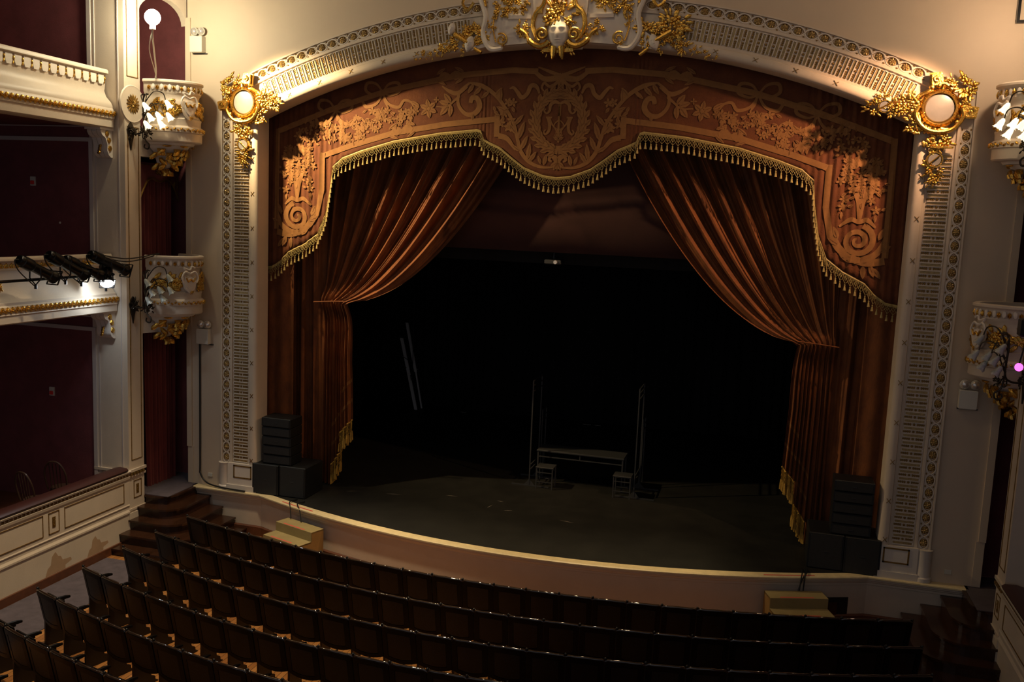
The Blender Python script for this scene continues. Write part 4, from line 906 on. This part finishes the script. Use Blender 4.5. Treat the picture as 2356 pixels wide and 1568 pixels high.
# gallery fronts (horseshoe balconies ending at the pilaster)
def gallery(side, dz, name, label, style):
    t = thing('balcony', label, 'balcony', 'gallery balcony fronts'); mir = side < 0; YE = -8
    X = 7.72 if side < 0 else 7.6
    pr = [(.24, 5.46), (.12, 5.47), (.10, 5.44), (.10, 5.41), (.14, 5.40), (.14, 5.27), (.17, 5.25), (.18, 5.18), (.17, 5.02), (.13, 4.88), (.06, 4.78), (.03, 4.76), (.03, 4.72), (.0, 4.70), (0, 4.60), (-.01, 4.57), (.01, 4.55), (.01, 4.44), (.03, 4.42), (.34, 4.42), (.34, 5.46)]
    if style == 'cove': pr = [(.26, 5.46), (.14, 5.47), (.12, 5.44), (.12, 5.40), (.18, 5.38), (.2, 5.16), (.21, 5.10), (.17, 5.0), (.07, 4.9), (.04, 4.84), (.04, 4.80), (0.02, 4.78), (0, 4.74), (0, 4.66), (.0, 4.62), (.02, 4.60), (.02, 4.47), (.05, 4.45), (.34, 4.45), (.34, 5.46)]
    def endx(y): return 0
    m = MB(); m.prism([(X+a, b+dz) for a, b in pr], lambda a, b, d: Vector((a, d, b)), YE, -1.49); m.build('balcony_body', CREAM, t, mir=mir)
    m = MB(); zt = 4.65+dz if style != 'cove' else 4.70+dz
    n = int((-1.48-YE)/.05)
    for k in range(n):
        y = -1.5-k*.05; m.dome((X, y, zt+.02*((-1)**k)), (0, .036, .02*(-1)**k), (0, -.012, .030), (-.04, 0, 0), 5)
        if k % 2 == 0: m.dome((X, y, zt-.005), (0, .03, -.02), (0, .012, .018), (-.04, 0, 0), 5)
    m.dome((X+.06, -1.44, zt), (.04, 0, 0), (0, 0, .035), (0, .03, 0)); m.build('gilt_leaf_moulding', GOLD, t, mir=mir)
    m = MB(); g = MB()
    if style == 'cove':
        n = 34
        for k in range(n):
            y = -1.62-k*.185
            m.prism([(y-.07, 5.38+dz), (y+.07, 5.38+dz), (y+.07, 5.26+dz), (y+.045, 5.21+dz), (y-.045, 5.21+dz), (y-.07, 5.26+dz)], lambda a, b, d: Vector((d, a, b)), X+.20, X+.165)
            g.dome((X+.18, y+.0925, 5.31+dz), (0, .022, 0), (0, 0, .045), (-.035, 0, 0)); g.dome((X+.18, y+.0925, 5.25+dz), (0, .015, 0), (0, 0, .03), (-.02, 0, 0))
        m.build('tongue_moulding', WHITE, t, mir=mir)
    else:
        n = 60
        for k in range(n):
            y = -1.55-k*.105
            for q in (-.03, 0, .03): g.dome((X+.14, y+q, 5.335+dz-abs(q)*.3), (0, .016, 0), (0, .0, .05-abs(q)*.5), (-.025, 0, 0), 5)
    g.build('gilt_egg_band', GOLD, t, mir=mir)
    fl, lf = MB(), MB()
    for a, b, R_ in ((0, 0, .13), (.12, .1, .1), (.1, -.1, .1), (.24, .04, .08)):
        cluster(fl, lf, (X+.12, -4.32+a, 4.98+b+dz), R_, (-1, 0, 0), 14, int(a*100)+int(dz*7))
    fl.add(lf.v, lf.f); fl.build('gilt_spray', GOLD, t, mir=mir)
    return t
gallery(-1, 0, 'g', 'cream balcony front on the left, middle level, carrying the black stage lights', 'leaf')
gallery(-1, 3.24, 'g', 'cream balcony front with tongue moulding on the left, upper level', 'cove')
gallery(1, 0, 'g', 'cream balcony front on the right, middle level', 'leaf')
gallery(1, 3.24, 'g', 'cream balcony front on the right, upper level', 'cove')
# corbels on the pilaster under the gallery ends
for side in (-1, 1):
    for zt, lv in ((4.42, 'middle'), (7.68, 'upper')):
        t = thing('scroll_corbel', 'white scrolled corbel with gilt leaf under the end of the %s gallery on the %s' % (lv, 'left' if side < 0 else 'right'), 'corbel', 'scroll corbels under the galleries')
        X0 = 7.80 if side < 0 else 7.65; m = MB()
        P_ = [(0, 0), (-.28, 0), (-.30, -.06), (-.26, -.12), (-.18, -.16), (-.13, -.28), (-.14, -.38), (-.10, -.46), (-.04, -.50), (0, -.50)]
        for x0, x1 in ((0, .09), (.10, .19), (.20, .29)):
            m.prism([(-1.455+a, zt+b) for a, b in P_], lambda a, b, d: Vector((d, a, b)), X0+x0, X0+x1)
        m.box((X0-.02, -1.79, zt-.03), (X0+.31, -1.45, zt+.02)); m.build('corbel_body', WHITE, t, mir=side < 0)
        g = MB()
        for a, b, c_ in ((-.20, -.09, 0), (-.15, -.2, 0), (-.13, -.34, 0)):
            g.dome((X0, -1.45+a+.05, zt+b), (0, .05, 0), (0, 0, .06), (-.03, 0, 0))
        for k in range(4): g.dome((X0+.145, -1.455-.14-.012*k, zt-.3-.04*k), (.035, 0, -.01), (0, 0, .03), (0, -.03, 0))
        g.build('gilt_leaf', GOLD, t, mir=side < 0)

# ---------------------------------------------------------------- proscenium box balconies
def boxbalcony(side, dz, lv):
    nm = 'left' if side < 0 else 'right'; mir = side < 0
    t = thing('box_balcony', 'small bow-fronted cream balcony with gilt scrolls, %s level, %s of the stage' % (lv, nm), 'balcony', 'bow-fronted stage box balconies')
    cx, cy = 7.46, -.53
    def P(a, rr, z, k=0): return Vector((cx-(.80+rr)*cos(a), cy+(.53+rr*.7)*sin(a)*(1 if a < 0 else 1), z+dz))
    def Nn(a): return Vector((-cos(a), sin(a)*1.2, 0)).normalized()
    Tn = lambda a: Vector((sin(a), cos(a), 0)).normalized()
    pr = [(-.10, 5.40), (-.08, 5.455), (-.01, 5.46), (.02, 5.44), (.02, 5.41), (-.02, 5.39), (-.03, 5.37), (-.03, 5.24), (-.06, 5.21), (-.075, 5.14), (-.06, 5.10), (-.05, 5.08), (-.05, 4.80), (-.02, 4.78), (-.03, 4.74), (-.035, 4.66), (.0, 4.64), (.02, 4.62), (.02, 4.54), (-.01, 4.53), (-.01, 4.38), (-.03, 4.36), (-.15, 4.35), (-.18, 4.31), (-.25, 4.30), (-.28, 4.27), (-.30, 4.24), (-.42, 4.19), (-.52, 4.06), (-.60, 3.95), (-.66, 3.90), (-.78, 3.86)]
    if mir: pr = pr
    def PP(a, rr, z):
        k = max(0, (.80+rr)/.80); return Vector((cx-max(.02, .80+rr)*cos(a), cy+max(.01, (.53*k if rr < -.05 else .53+rr*.7))*sin(a), z+dz))
    m = MB(); m.grid(lambda i, k: PP(i, *pr[k]), frange(-pi/2, pi/2, 48), list(range(22))); m.build('balcony_body', CREAM, t, mir=mir)
    m = MB(); m.grid(lambda i, k: PP(i, *pr[k]), frange(-pi/2, pi/2, 36), list(range(21, len(pr)))); m.build('tapered_bracket', WHITE, t, mir=mir)
    m = MB(); m.grid(lambda i, k: PP(i, [-.03, -.15][0]-.7*k, 4.52), frange(-pi/2, pi/2, 24), [0, 1]); m.build('balcony_floor', MAROON, t, mir=mir)
    up = Vector((0, 0, 1)); g = MB(); w_ = MB()
    n = 15
    for k in range(n):
        a = lerp(-1.42, 1.42, k/(n-1)); p = P(a, -.02, 5.31); N_ = Nn(a); T_ = Tn(a)
        for q in (-.018, 0, .018): g.dome(p+T_*q, T_*.013, up*(.055-abs(q)), N_*.03, 5)
        if k < n-1:
            a += 1.42/(n-1); p = P(a, -.025, 5.32)
            w_.dome(p, T_*.035, up*.06, N_*.028, 8)
    g.build('gilt_egg_band', GOLD, t, mir=mir); w_.build('plaster_eggs', WHITE, t, mir=mir)
    g = MB(); n = 36
    for k in range(n):
        a = lerp(-1.5, 1.5, k/(n-1)); N_ = Nn(a); T_ = Tn(a); p = P(a, .02, 4.585+.012*(-1)**k)
        g.dome(p, T_*.028+up*.01*(-1)**k, up*.024, N_*.03, 5)
    g.build('gilt_leaf_moulding', GOLD, t, mir=mir)
    # frieze scrollwork
    g = MB(); rnd = random.Random(int(dz*10)+3)
    for c_, sg in ((-1.0, 1), (-.78, -1), (.1, 1), (.55, -1), (1.05, -1), (-1.3, 1)):
        pts = [P(c_+sg*.0+ (x_)*1.25, -.025, 4.95+z_) for x_, z_ in spiral(0, 0, .10, .02, 1.0*sg, 1.4*sg, 22)]
        g.tube(pts, .018, 6)
        for j in range(7):
            a = c_+rnd.uniform(-.18, .18); z = 4.95+rnd.uniform(-.12, .12); N_ = Nn(a)
            (flower3(g, P(a, -.03, z), .065, N_) if j % 3 == 0 else leaf3(g, P(a, -.03, z), Tn(a)*rnd.uniform(-1, 1)+up*rnd.uniform(-1, 1), .14, .07, N_))
    for k in range(26):
        a = lerp(-1.45, 1.45, k/25)
        if abs(a+.42) < .2: continue
        z = 4.95+.09*sin(k*1.9); leaf3(g, P(a, -.03, z), Tn(a)+up*sin(k*2.2), .17, .075, Nn(a))
    g.build('gilt_scrollwork', GOLD, t, mir=mir)
    # shield
    a = -.42; N_ = Nn(a); T_ = Tn(a); c_ = P(a, -.02, 4.97)
    w_ = MB(); sh = [(-.11, .12), (-.06, .09), (0, .12), (.06, .09), (.11, .12), (.13, 0), (.09, -.12), (0, -.2), (-.09, -.12), (-.13, 0)]
    w_.prism(sh, lambda p, q, d: c_+T_*p+up*q+N_*d, 0, .07); w_.prism([(p*.7, q*.7) for p, q in sh], lambda p, q, d: c_+T_*p+up*q+N_*d, .07, .085)
    w_.tube([c_+T_*p+up*q+N_*.06 for p, q in smooth_path([(-.13, .0), (-.16, .1), (-.1, .2), (0, .17), (.1, .2), (.16, .1), (.13, 0)], 4)], .02, 6)
    w_.tube([c_+T_*p+up*q+N_*.05 for p, q in smooth_path([(-.06, .2), (-.12, .27), (0, .24), (.04, .30), (.1, .27)], 4)], .018, 6)
    w_.build('plaster_shield', WHITE, t, mir=mir)
    g = MB(); g.tube([c_+T_*p+up*q+N_*.09 for p, q in smooth_path([(-.09, .09), (-.05, .02), (0, .06), (.05, .02), (.09, .09)], 4)], .016, 6); cluster(g, g, c_+up*-.17+N_*.06, .05, N_, 6, 5)
    # bracket foliage
    for k in range(5):
        for a2 in frange(-1.3, 1.3, 8-k):
            rr, z = ((-.30, 4.24), (-.36, 4.17), (-.46, 4.08), (-.56, 3.98), (-.66, 3.88))[k]
            N_ = (Nn(a2)-up*.5).normalized(); leaf3(g, PP(a2, rr, z), Tn(a2)*(1 if (k+int(a2*9)) % 2 else -1)-up*.8, .20, .11, N_)
    for a2 in (-1.1, -.5, .5, 1.1): leaf3(g, PP(a2, -.2, 4.30), Tn(a2), .16, .06, -up)
    g.ball(Vector((cx-.04, cy, 3.84+dz)), .035, 8, 6); g.build('gilt_bracket_foliage', GOLD, t, mir=mir)
for side in (-1, 1):
    boxbalcony(side, 0, 'middle'); boxbalcony(side, 3.17, 'upper')

# ---------------------------------------------------------------- small box curtains
def boxcurtain(side, z0, z1, y0, y1, label, pelmet=False):
    t = thing('box_curtain', label, 'curtain', 'maroon curtains in the stage boxes')
    X = 7.80; m = MB()
    m.grid(lambda a, b: Vector((X+.035*sin(a*(y1-y0)*62+1.3*sin(b*2))+.015*sin(a*40), lerp(y0, y1, a)-.05*(1-b)*(a-.5), lerp(z0, z1, b))), frange(0, 1, 130), frange(0, 1, 12))
    m.build('curtain_folds', RCURT, t, mir=side < 0)
    if pelmet:
        m = MB(); n = 30
        edge_ = lambda a: 1.0-.30*sin(pi*a)**.6 if a < .95 else 1.0
        m.grid(lambda a, b: Vector((X-.08, lerp(y0-.05, y1+.1, a), lerp(z1-.30-.35*abs(2*a-1)**3+.08*sin(a*pi*2)**2, z1+.06, b))), frange(0, 1, n), frange(0, 1, 4)); m.build('pelmet', MAROON, t, mir=side < 0)
        g = MB(); E_ = [Vector((X-.09, lerp(y0-.05, y1+.1, a), z1-.28-.35*abs(2*a-1)**3+.08*sin(a*pi*2)**2)) for a in frange(0, 1, n)]
        g.tube(E_, .014, 5); g.tube([p+Vector((0, 0, .04)) for p in E_], .006, 5)
        g.tube([(X-.09, y0-.05, z1+.02), (X-.09, y1+.1, z1+.02)], .007, 5); g.tube([(X-.09, y1+.06, z1+.02), (X-.09, y1+.06, z1-.5)], .007, 5)
        for k in range(5): leaf3(g, (X-.09, (y0+y1)/2, z1-.14), Vector((0, cos(.3+k*.63), sin(.3+k*.63))), .12, .045, (-1, 0, 0))
        leaf3(g, (X-.09, y1-.02, z1-.25), (0, -.3, -1), .14, .05, (-1, 0, 0))
        g.build('gilt_embroidery', DGOLD, t, mir=side < 0)
boxcurtain(-1, .87, 3.96, -.62, .32, 'maroon pleated curtain in the ground level doorway left of the stage')
boxcurtain(-1, 4.5, 7.1, -.80, .22, 'maroon curtain with gilt embroidered pelmet in the middle left stage box', True)
boxcurtain(1, .87, 3.96, -.62, -.1, 'dark maroon curtain in the doorway right of the stage')

# ---------------------------------------------------------------- wall sconces
def sconce(side, z, label, lit):
    t = thing('wall_sconce', label, 'wall lamp', 'tulip glass wall lamps'); mir = side < 0; WX = 7.55 if side < 0 else 7.27
    y0 = -1.30; bp = Vector((WX, y0, z-.42))
    m = MB()
    m.prism([(-.07, -.05), (-.1, .06), (-.04, .16), (0, .20), (.04, .16), (.1, .06), (.07, -.05), (.03, -.16), (0, -.3), (-.03, -.16)], lambda p, q, d: bp+Vector((-d, p, q)), 0, .025)
    cluster(m, m, bp+Vector((-.03, 0, .02)), .10, (-1, 0, 0), 14, int(z*10)); m.build('backplate', BRONZE, t, mir=mir)
    m = MB()
    def pt(o_, y_, zz): return Vector((WX-o_, y0+y_, z+zz))
    m.tube([pt(*p) for p in smooth_path([(.02, 0, -.42), (.18, 0, -.42), (.27, .02, -.32), (.26, .02, .1), (.30, .02, .26), (.36, .04, .27)])], .016, 7)
    m.tube([pt(*p) for p in smooth_path([(.27, .02, -.32), (.30, .02, -.52), (.38, .02, -.60), (.36, .02, -.68), (.28, .02, -.66), (.29, .02, -.60)])], .014, 7)
    tips = [(.32, -.06, .04), (.55, .26, .12), (.38, -.02, -.14), (.45, .12, -.10), (.60, .22, -.10), (.34, -.06, -.28), (.5, .12, -.24)]
    for o_, y_, zz in tips:
        m.tube([pt(*p) for p in smooth_path([(.26, .02, zz-.05), (.30+o_*.2, y_*.4, zz+.20), (o_-.04, y_*.9, zz+.20), (o_, y_, zz+.08)])], .010, 6)
    m.tube([pt(.27+.05*cos(q)*(1-q/9), .02+.0, -.45+.09*sin(q)*(1-q/12)) for q in frange(0, 7, 20)], .01, 5)
    cluster(m, m, pt(.32, 0, -.42), .09, (-1, -.6, 0), 12, 8); m.build('scrolled_arms', BRONZE, t, mir=mir)
    for o_, y_, zz in tips:
        m = MB(); ax = Vector((-.55, .25, -1)).normalized(); a_ = ax.orthogonal().normalized(); b_ = ax.cross(a_); n = 15; prf = [(.012, 0), (.03, .02), (.042, .06), (.045, .10), (.062, .14), (.07, .15)]; vs = []
        for j, (rr, h) in enumerate(prf):
            for k in range(n):
                q = 2*pi*k/n; r3 = rr*(1+.16*cos(5*q)*(j/5)); vs.append(pt(o_, y_, zz+.08)+ax*(h+.01*cos(5*q)*(j/5))+(a_*cos(q)+b_*sin(q))*r3)
        m.add(vs, [(i*n+k, i*n+(k+1) % n, (i+1)*n+(k+1) % n, (i+1)*n+k) for i in range(5) for k in range(n)])
        m.build('tulip_shade', SHADE if lit else SHADEO, t, mir=mir)
sconce(-1, 8.05, 'lit wall lamp with tulip glass shades on the upper left pilaster', True)
sconce(-1, 4.92, 'unlit wall lamp with grey tulip shades on the left pilaster, middle level', False)
sconce(1, 8.10, 'lit wall lamp with tulip shades at the upper right edge', True)
sconce(1, 4.82, 'unlit dark wall lamp with grey tulip shades at the right edge, middle level', False)

# ---------------------------------------------------------------- flood lamps in upper boxes
def boxlamp(L, B, label, mir):
    t = thing('flood_lamp', label, 'lamp', 'bright lamps in the upper stage boxes')
    x, y, z = L
    MB().ball(L, .13, 20, 12).build('globe', B, t)
    MB().tube([(x, y, z-.13), (x, y, z-.2)], .05, 10).build('holder', GREYC, t)
    s1 = -1 if x < 0 else 1
    MB().tube(smooth_path([(x, y, z-.18), (x+.04*s1, y+.05, z-.32), (x+.36*s1, y+.56, z-.75), (x+.46*s1, y+.68, z-.91)], 6), .014, 6).build('boom', GREYC, t)
    MB().tube(smooth_path([(x, y, z-.18), (x+.16*s1, y+.12, z-.50), (x+.36*s1, y+.52, z-.78), (x+.44*s1, y+.68, z-.90)], 6), .008, 6).build('cord', GREYC, t)
boxlamp(LAMP_L, BULB, 'glaring white lamp hanging above the upper left stage box', True)
boxlamp(LAMP_R, BULBR, 'warm lamp above the upper right stage box, outside the picture edge', False)

# ---------------------------------------------------------------- emergency lights and conduit
def emlight(x, z, label, full=True):
    t = thing('emergency_light', label, 'emergency light', 'twin-head emergency lights')
    MB().bev((x-.13, -.13, z-.30), (x+.13, -.001, z), .012).build('battery_box', PLATE, t)
    MB().box((x-.13, -.025, z-.32), (x+.17, -.001, z-.30)).build('bracket', GREYM, t, smooth=False)
    for q in (-.06, .09):
        o = MB().lathe([(0, .02), (.05, .015), (.073, .0), (.078, -.02), (.05, -.07), (.0, -.08)], (x+q, -.10, z+.085), 20, (.1, -1, -.1)).build('lamp_head', PLATE, t)
        MB().lathe([(0, .036), (.04, .03), (.062, .014), (.066, .003)], (x+q, -.10, z+.085), 20, (.1, -1, -.1)).build('lens', GLASSL, o)
emlight(-7.0, 9.55, 'twin-head emergency light on the upper wall left of the stage frame')
emlight(-6.88, 4.02, 'twin-head emergency light on the wall beside the middle left stage box')
emlight(6.80, 4.05, 'twin-head emergency light on the wall right of the stage frame')
m = MB(); 
m = MB(); m.box((6.90, -.09, 9.62), (6.94, -.001, 10.3)); m.box((6.9, -.09, 9.58), (7.5, -.06, 9.62)); m.box((7.0, -.12, 10.05), (7.3, -.02, 10.4)); o = m.build('lamp_bracket', BLKM, smooth=False); tag(o, 'dark metal bracket on the upper wall at the right picture edge', 'bracket')
m = MB(); m.tube(smooth_path([(-7.0, -.03, 3.72), (-7.0, -.03, 1.4), (-6.98, -.05, 1.1), (-6.8, -.08, .93), (-6.4, -.16, .90), (-5.9, -.17, .89)], 6), .016, 7); o = m.build('black_cable', BLK); tag(o, 'black cable running down the wall from the left emergency light to the loudspeakers', 'cable')
for side, x, z in ((-1, 6.78, 1.08), (1, 6.80, 1.06)):
    m = MB(); m.bev((x-.05, -.02, z-.04), (x+.05, -.0, z+.04), .005); o = m.build('wall_socket', PLATE, mir=side < 0); tag(o, 'small pale socket plate low on the wall %s of the stage' % ('left' if side < 0 else 'right'), 'socket')
for x, z, lb in ((-9.55, 6.72, 'white plate with red button on the maroon wall, middle left gallery'), (-9.24, 2.80, 'white plate with red button on the maroon wall of the ground left box')):
    t = thing('alarm_button', lb, 'alarm button', 'red alarm buttons')
    MB().bev((x-.055, -1.465, z-.085), (x+.055, -1.442, z+.085), .006).build('plate', PLATE, t); MB().bev((x-.035, -1.485, z-.06), (x+.035, -1.463, z+.01), .008).build('red_button', REDB, t)
t = thing('alarm_mark', 'tiny pale spot on the maroon wall below the upper alarm button', 'spot'); MB().lathe([(0, .012), (.02, .008), (.022, 0)], (-8.98, -1.442, 5.98), 10, (0,-1,0)).build('spot_cap', PLATE, t)

# ---------------------------------------------------------------- stage lights on the middle left gallery
def stagelight(p0, p1, label, lit=False):
    p0 = Vector(p0); p1 = Vector(p1); ax = (p1-p0); L = ax.length; ax.normalize()
    t = thing('stage_spotlight', label, 'stage light', 'black stage spotlights on the left gallery')
    m = MB(); m.lathe([(0, 0), (.07, .0), (.085, .02), (.085, .06), (.098, .07), (.10, .24), (.088, .26), (.078, .28), (.078, L-.14), (.09, L-.13), (.092, L-.08), (.10, L-.07), (.104, L), (.09, L), (.082, L-.02), (.0, L-.03)], p0, 20, ax); m.build('barrel', BLKM, t)
    s_ = Vector((0, 0, 1)).cross(ax).normalized(); mid = p0+ax*L*.45; dn = Vector((0, 0, -1))
    m = MB(); m.tube([mid+s_*.11, mid+s_*.12+dn*.16, mid+dn*.27, mid-s_*.12+dn*.16, mid-s_*.11], .012, 6); m.tube([mid+dn*.26, mid+dn*.33], .022, 8); m.build('yoke', BLKM, t)
    m = MB(); m.tube(smooth_path([p0, p0-ax*.08+dn*.05, p0+dn*.18, mid+dn*.3], 5), .010, 6); m.build('power_cord', BLK, t)
    m = MB(); up = ax.cross(s_); 
    c_ = p1; q = .115
    for a, b in (((-q, -q), (q, -q)), ((q, -q), (q, q)), ((q, q), (-q, q)), ((-q, q), (-q, -q))): m.tube([c_+s_*a[0]+up*a[1], c_+s_*b[0]+up*b[1]], .012, 4)
    m.build('colour_frame', BLKM, t)
    if lit: MB().lathe([(0, .05), (.05, .042), (.09, .02), (.104, .0)], p1-ax*.002, 20, ax).build('glowing_lens', SPOTE, t)
    else: MB().lathe([(0, .01), (.066, .0)], p1-ax*.022, 20, ax).build('lens', GLASSL, t)
SP = [((-7.46, -4.02, 5.46), (-7.40, -3.36, 5.15)), ((-7.46, -3.42, 5.52), (-7.36, -2.72, 5.16)), ((-7.50, -3.02, 5.43), (-7.40, -2.30, 5.14)), ((-7.44, -2.50, 5.50), (-7.34, -1.72, 5.20))]
for i, (a, b) in enumerate(SP):
    stagelight(a, b, ['leftmost black stage spotlight clamped to the left gallery front', 'second black stage spotlight from the left on the gallery front', 'third black stage spotlight from the left, partly behind the second', 'rightmost black stage spotlight by the pilaster on the left gallery'][i])
stagelight((-7.60, -1.96, 5.32), (-7.38, -2.16, 4.99), 'lit stage spotlight throwing a cold white patch on the left gallery front', True)
light('spot_beam', 'SPOT', (-7.50, -2.14, 5.0), 26, (.86, .94, 1), target=(-7.80, -1.95, 4.72), spot_size=math.radians(120), spot_blend=.5, shadow_soft_size=.05)
rl = MB(); rl.tube([(-7.58, -4.6, 5.12), (-7.58, -1.75, 5.12)], .024, 8); o = rl.build('lighting_bar', BLKM); tag(o, 'black pipe carrying the stage spotlights along the left gallery front', 'pipe')
for k, (a, b) in enumerate((((-7.44, -2.48, 5.53), (-7.2, -.98, 5.50)), ((-7.44, -2.48, 5.50), (-7.25, -.9, 5.48)))):
    m = MB(); mid = (Vector(a)+Vector(b))/2-Vector((0, 0, .10+.03*k)); m.tube(smooth_path([a, tuple(mid), b], 10), .010, 6); tag(m.build('black_cable', BLK), 'black cable slung from the rightmost spotlight to the stage box, %s of two' % ('upper' if k else 'lower'), 'cable')
# right gallery fixture; its glowing ball imitates a magenta lens flare
t = thing('gallery_spotlight', 'dark stage light with glowing ball imitating magenta flare at the right edge, middle level', 'stage light', loc=(6.98, -1.95, 4.70))
MB().bev((-.03, -.08, .42), (.22, .10, .66), .02).build('black_housing', BLKM, t); MB().ball((0.02, 0, 0), .055, 12, 8).build('magenta_flare_ball', MAGE, t); MB().tube([(.02, 0, .05), (.08, 0, .42)], .01, 6).build('stem', BLKM, t)

# ---------------------------------------------------------------- chairs in the ground left box
def boxchair(x, y, rz, label):
    t = thing('box_chair', label, 'chair', 'dark chairs in the ground left box', loc=(x, y, .70), rz=rz)
    W_ = mat('dark_bentwood', (.05, .028, .018), .35)
    MB().lathe([(0, .46), (.2, .46), (.21, .44), (.2, .42), (0, .42)], (0, 0, 0), 20).build('seat', W_, t)
    for a in (-1, 1):
        for b in (-1, 1): MB().tube([(a*.15, b*.15, .43), (a*.19, b*.19, 0)], .016, 7).build('leg', W_, t)
    m = MB(); m.tube(smooth_path([(-.18, -.17, .44), (-.20, -.24, .75), (-.12, -.28, .95), (0, -.29, 1.0), (.12, -.28, .95), (.20, -.24, .75), (.18, -.17, .44)], 5), .016, 7)
    for q in (-.09, -.03, .03, .09): m.tube([(q, -.19, .45), (q*1.1, -.27, .96)], .009, 6)
    m.build('backrest', W_, t)
boxchair(-8.6, -1.95, .2, 'dark bentwood chair nearer the pilaster inside the ground left box'); boxchair(-8.5, -2.7, -.1, 'dark bentwood chair nearer the left picture edge inside the ground left box')

# ---------------------------------------------------------------- theatre seats
def seat_parts():
    P = {}
    # backrest: framed board, slightly tilted back (towards -y), curved top and bottom edge
    def by(z): return -.03-.20*(z-.36)
    m = MB(); n = 12
    topz = lambda x: .865+.022*(1-(x/.24)**2)+.012*exp(-((abs(x)-.2)/.03)**2); lowz = lambda x: .41-.045*(1-(x/.24)**2)
    def slab(m, x0, x1, f0, f1, y0, y1, n=10, dish=.018):
        xs = frange(x0, x1, n); vs = []
        for x in xs:
            dd = dish*(1-(x/.24)**2)
            for z, yo in ((f0(x), y0), (f1(x), y0), (f1(x), y1), (f0(x), y1)): vs.append((x, by(z)+yo-dd, z))
        fs = [(4*i+k, 4*i+4+k, 4*i+4+(k+1) % 4, 4*i+(k+1) % 4) for i in range(n) for k in range(4)]+[(0,1,2,3), (4*n+3, 4*n+2, 4*n+1, 4*n)]
        m.add(vs, fs)
    slab(m, -.247, .247, lowz, topz, -.012, .012)
    slab(m, -.247, -.175, lowz, topz, -.024, -.01, 3); slab(m, .175, .247, lowz, topz, -.024, -.01, 3)
    slab(m, -.247, .247, lambda x: topz(x)-.07, lambda x: topz(x), -.026, -.01); slab(m, -.247, .247, lowz, lambda x: lowz(x)+.06, -.024, -.01)
    P['backrest'] = (m, SEATW)
    m = MB(); m.tube([(x, by(topz(x))-.018*(1-(x/.24)**2), topz(x)+.004) for x in frange(-.249, .249, 12)], .021, 10); P['top_rail'] = (m, LACQ)
    m = MB(); slab(m, -.17, .17, lambda x: lowz(x)+.065, lambda x: topz(x)-.075, -.020, -.011); P['leather_panel'] = (m, LEATH)
    m = MB(); m.prism([(.03, .42), (.05, .40), (.085, .43), (.065, .62), (.03, .80), (.0, .81), (.005, .62)], lambda a, b, d: Vector((d, a-.02, b)), -.215, .215); P['seat'] = (m, SEATW)
    def armrest(x):
        m = MB(); m.tube([(x, -.10, .645), (x, .02, .655), (x, .26, .645), (x, .33, .635)], [.02, .026, .030, .018], 8); return m
    def standard(x):
        m = MB(); out = [(-.10, 0), (-.12, .02), (-.05, .05), (-.045, .38), (-.10, .64), (-.14, .88), (-.11, .90), (-.05, .64), (.02, .63), (.24, .625), (.24, .60), (.10, .56), (.06, .46), (.09, .40), (.13, .36), (.12, .30), (.17, .27), (.17, .21), (.22, .18), (.23, .12), (.29, .09), (.30, .03), (.34, .015), (.34, 0)]
        m.prism(out, lambda a, b, d: Vector((x+d, a, b)), -.017, .017)
        for y, z, q in ((.12, .33, .022), (.16, .24, .022), (.21, .15, .02), (.28, .06, .018)): m.ball((x, y, z), q, 7, 5, (1.2, 1, 1))
        m.ball((x, -.135, .905), .020, 8, 6); return m
    P['armrest'] = (armrest(-.25), SEATW); P['standard'] = (standard(-.25), IRON)
    P['end_armrest'] = (armrest(.25), SEATW); P['end_standard'] = (standard(.25), IRON)
    return P
SPN = seat_parts()
EXTRA = {}
def make_seat0():
    t = thing('theatre_seat', 'x', 'theatre seat')
    for k in ('backrest', 'top_rail', 'leather_panel', 'seat', 'armrest', 'standard'):
        mbx, mm = SPN[k]; mbx.build(k, mm, t)
    for k, nmx in (('end_armrest', 'armrest'), ('end_standard', 'standard')):
        mbx, mm = SPN[k]; EXTRA[k] = mbx.build(nmx, mm)
    return t
proto = make_seat0(); used = False
ORD = ['first', 'second', 'third', 'fourth', 'fifth', 'sixth', 'seventh', 'eighth', 'ninth', 'tenth', 'eleventh', 'twelfth', 'thirteenth', 'fourteenth', 'fifteenth', 'sixteenth', 'seventeenth', 'eighteenth', 'nineteenth', 'twentieth', 'twenty-first', 'twenty-second', 'twenty-third', 'twenty-fourth']
ROWS = [(-2.79, .96, 0, 24), (-3.76, 1.05, 0, 24), (-4.70, 1.18, 0, 24), (-5.6, 1.18, 0, 17), (-6.5, 1.18, 0, 12), (-7.4, 1.18, 0, 8), (-8.3, 1.18, 2, 5)]
RN = ['front', 'second', 'third', 'fourth', 'fifth', 'sixth', 'seventh']
for ri, (yc, sg, i0, i1) in enumerate(ROWS):
    for i in range(i0, i1):
        x = -5.75+.5*i; y = yc+sg*(x/6)**2+.12; rz = math.atan(2*sg*x/36)
        if not used: o = proto; used = True
        else:
            o = proto.copy(); C.objects.link(o)
            for ch in proto.children:
                if ch.get('extra'): continue
                c = ch.copy(); C.objects.link(c); c.parent = o
        o.location = (x, y, 0); o.rotation_euler = (0, 0, rz)
        o['group'] = 'theatre seats in the %s row' % RN[ri]; o['category'] = 'theatre seat'
        o['label'] = 'dark wooden theatre seat, %s from the left in the %s row%s' % (ORD[i-i0], RN[ri], ' before the stage' if ri == 0 else ' from the stage' if ri < 6 else ', bottom left corner')
        if i == 23:
            for k in EXTRA:
                c = EXTRA[k].copy(); C.objects.link(c); c.parent = o
for k in EXTRA: bpy.data.objects.remove(EXTRA[k])
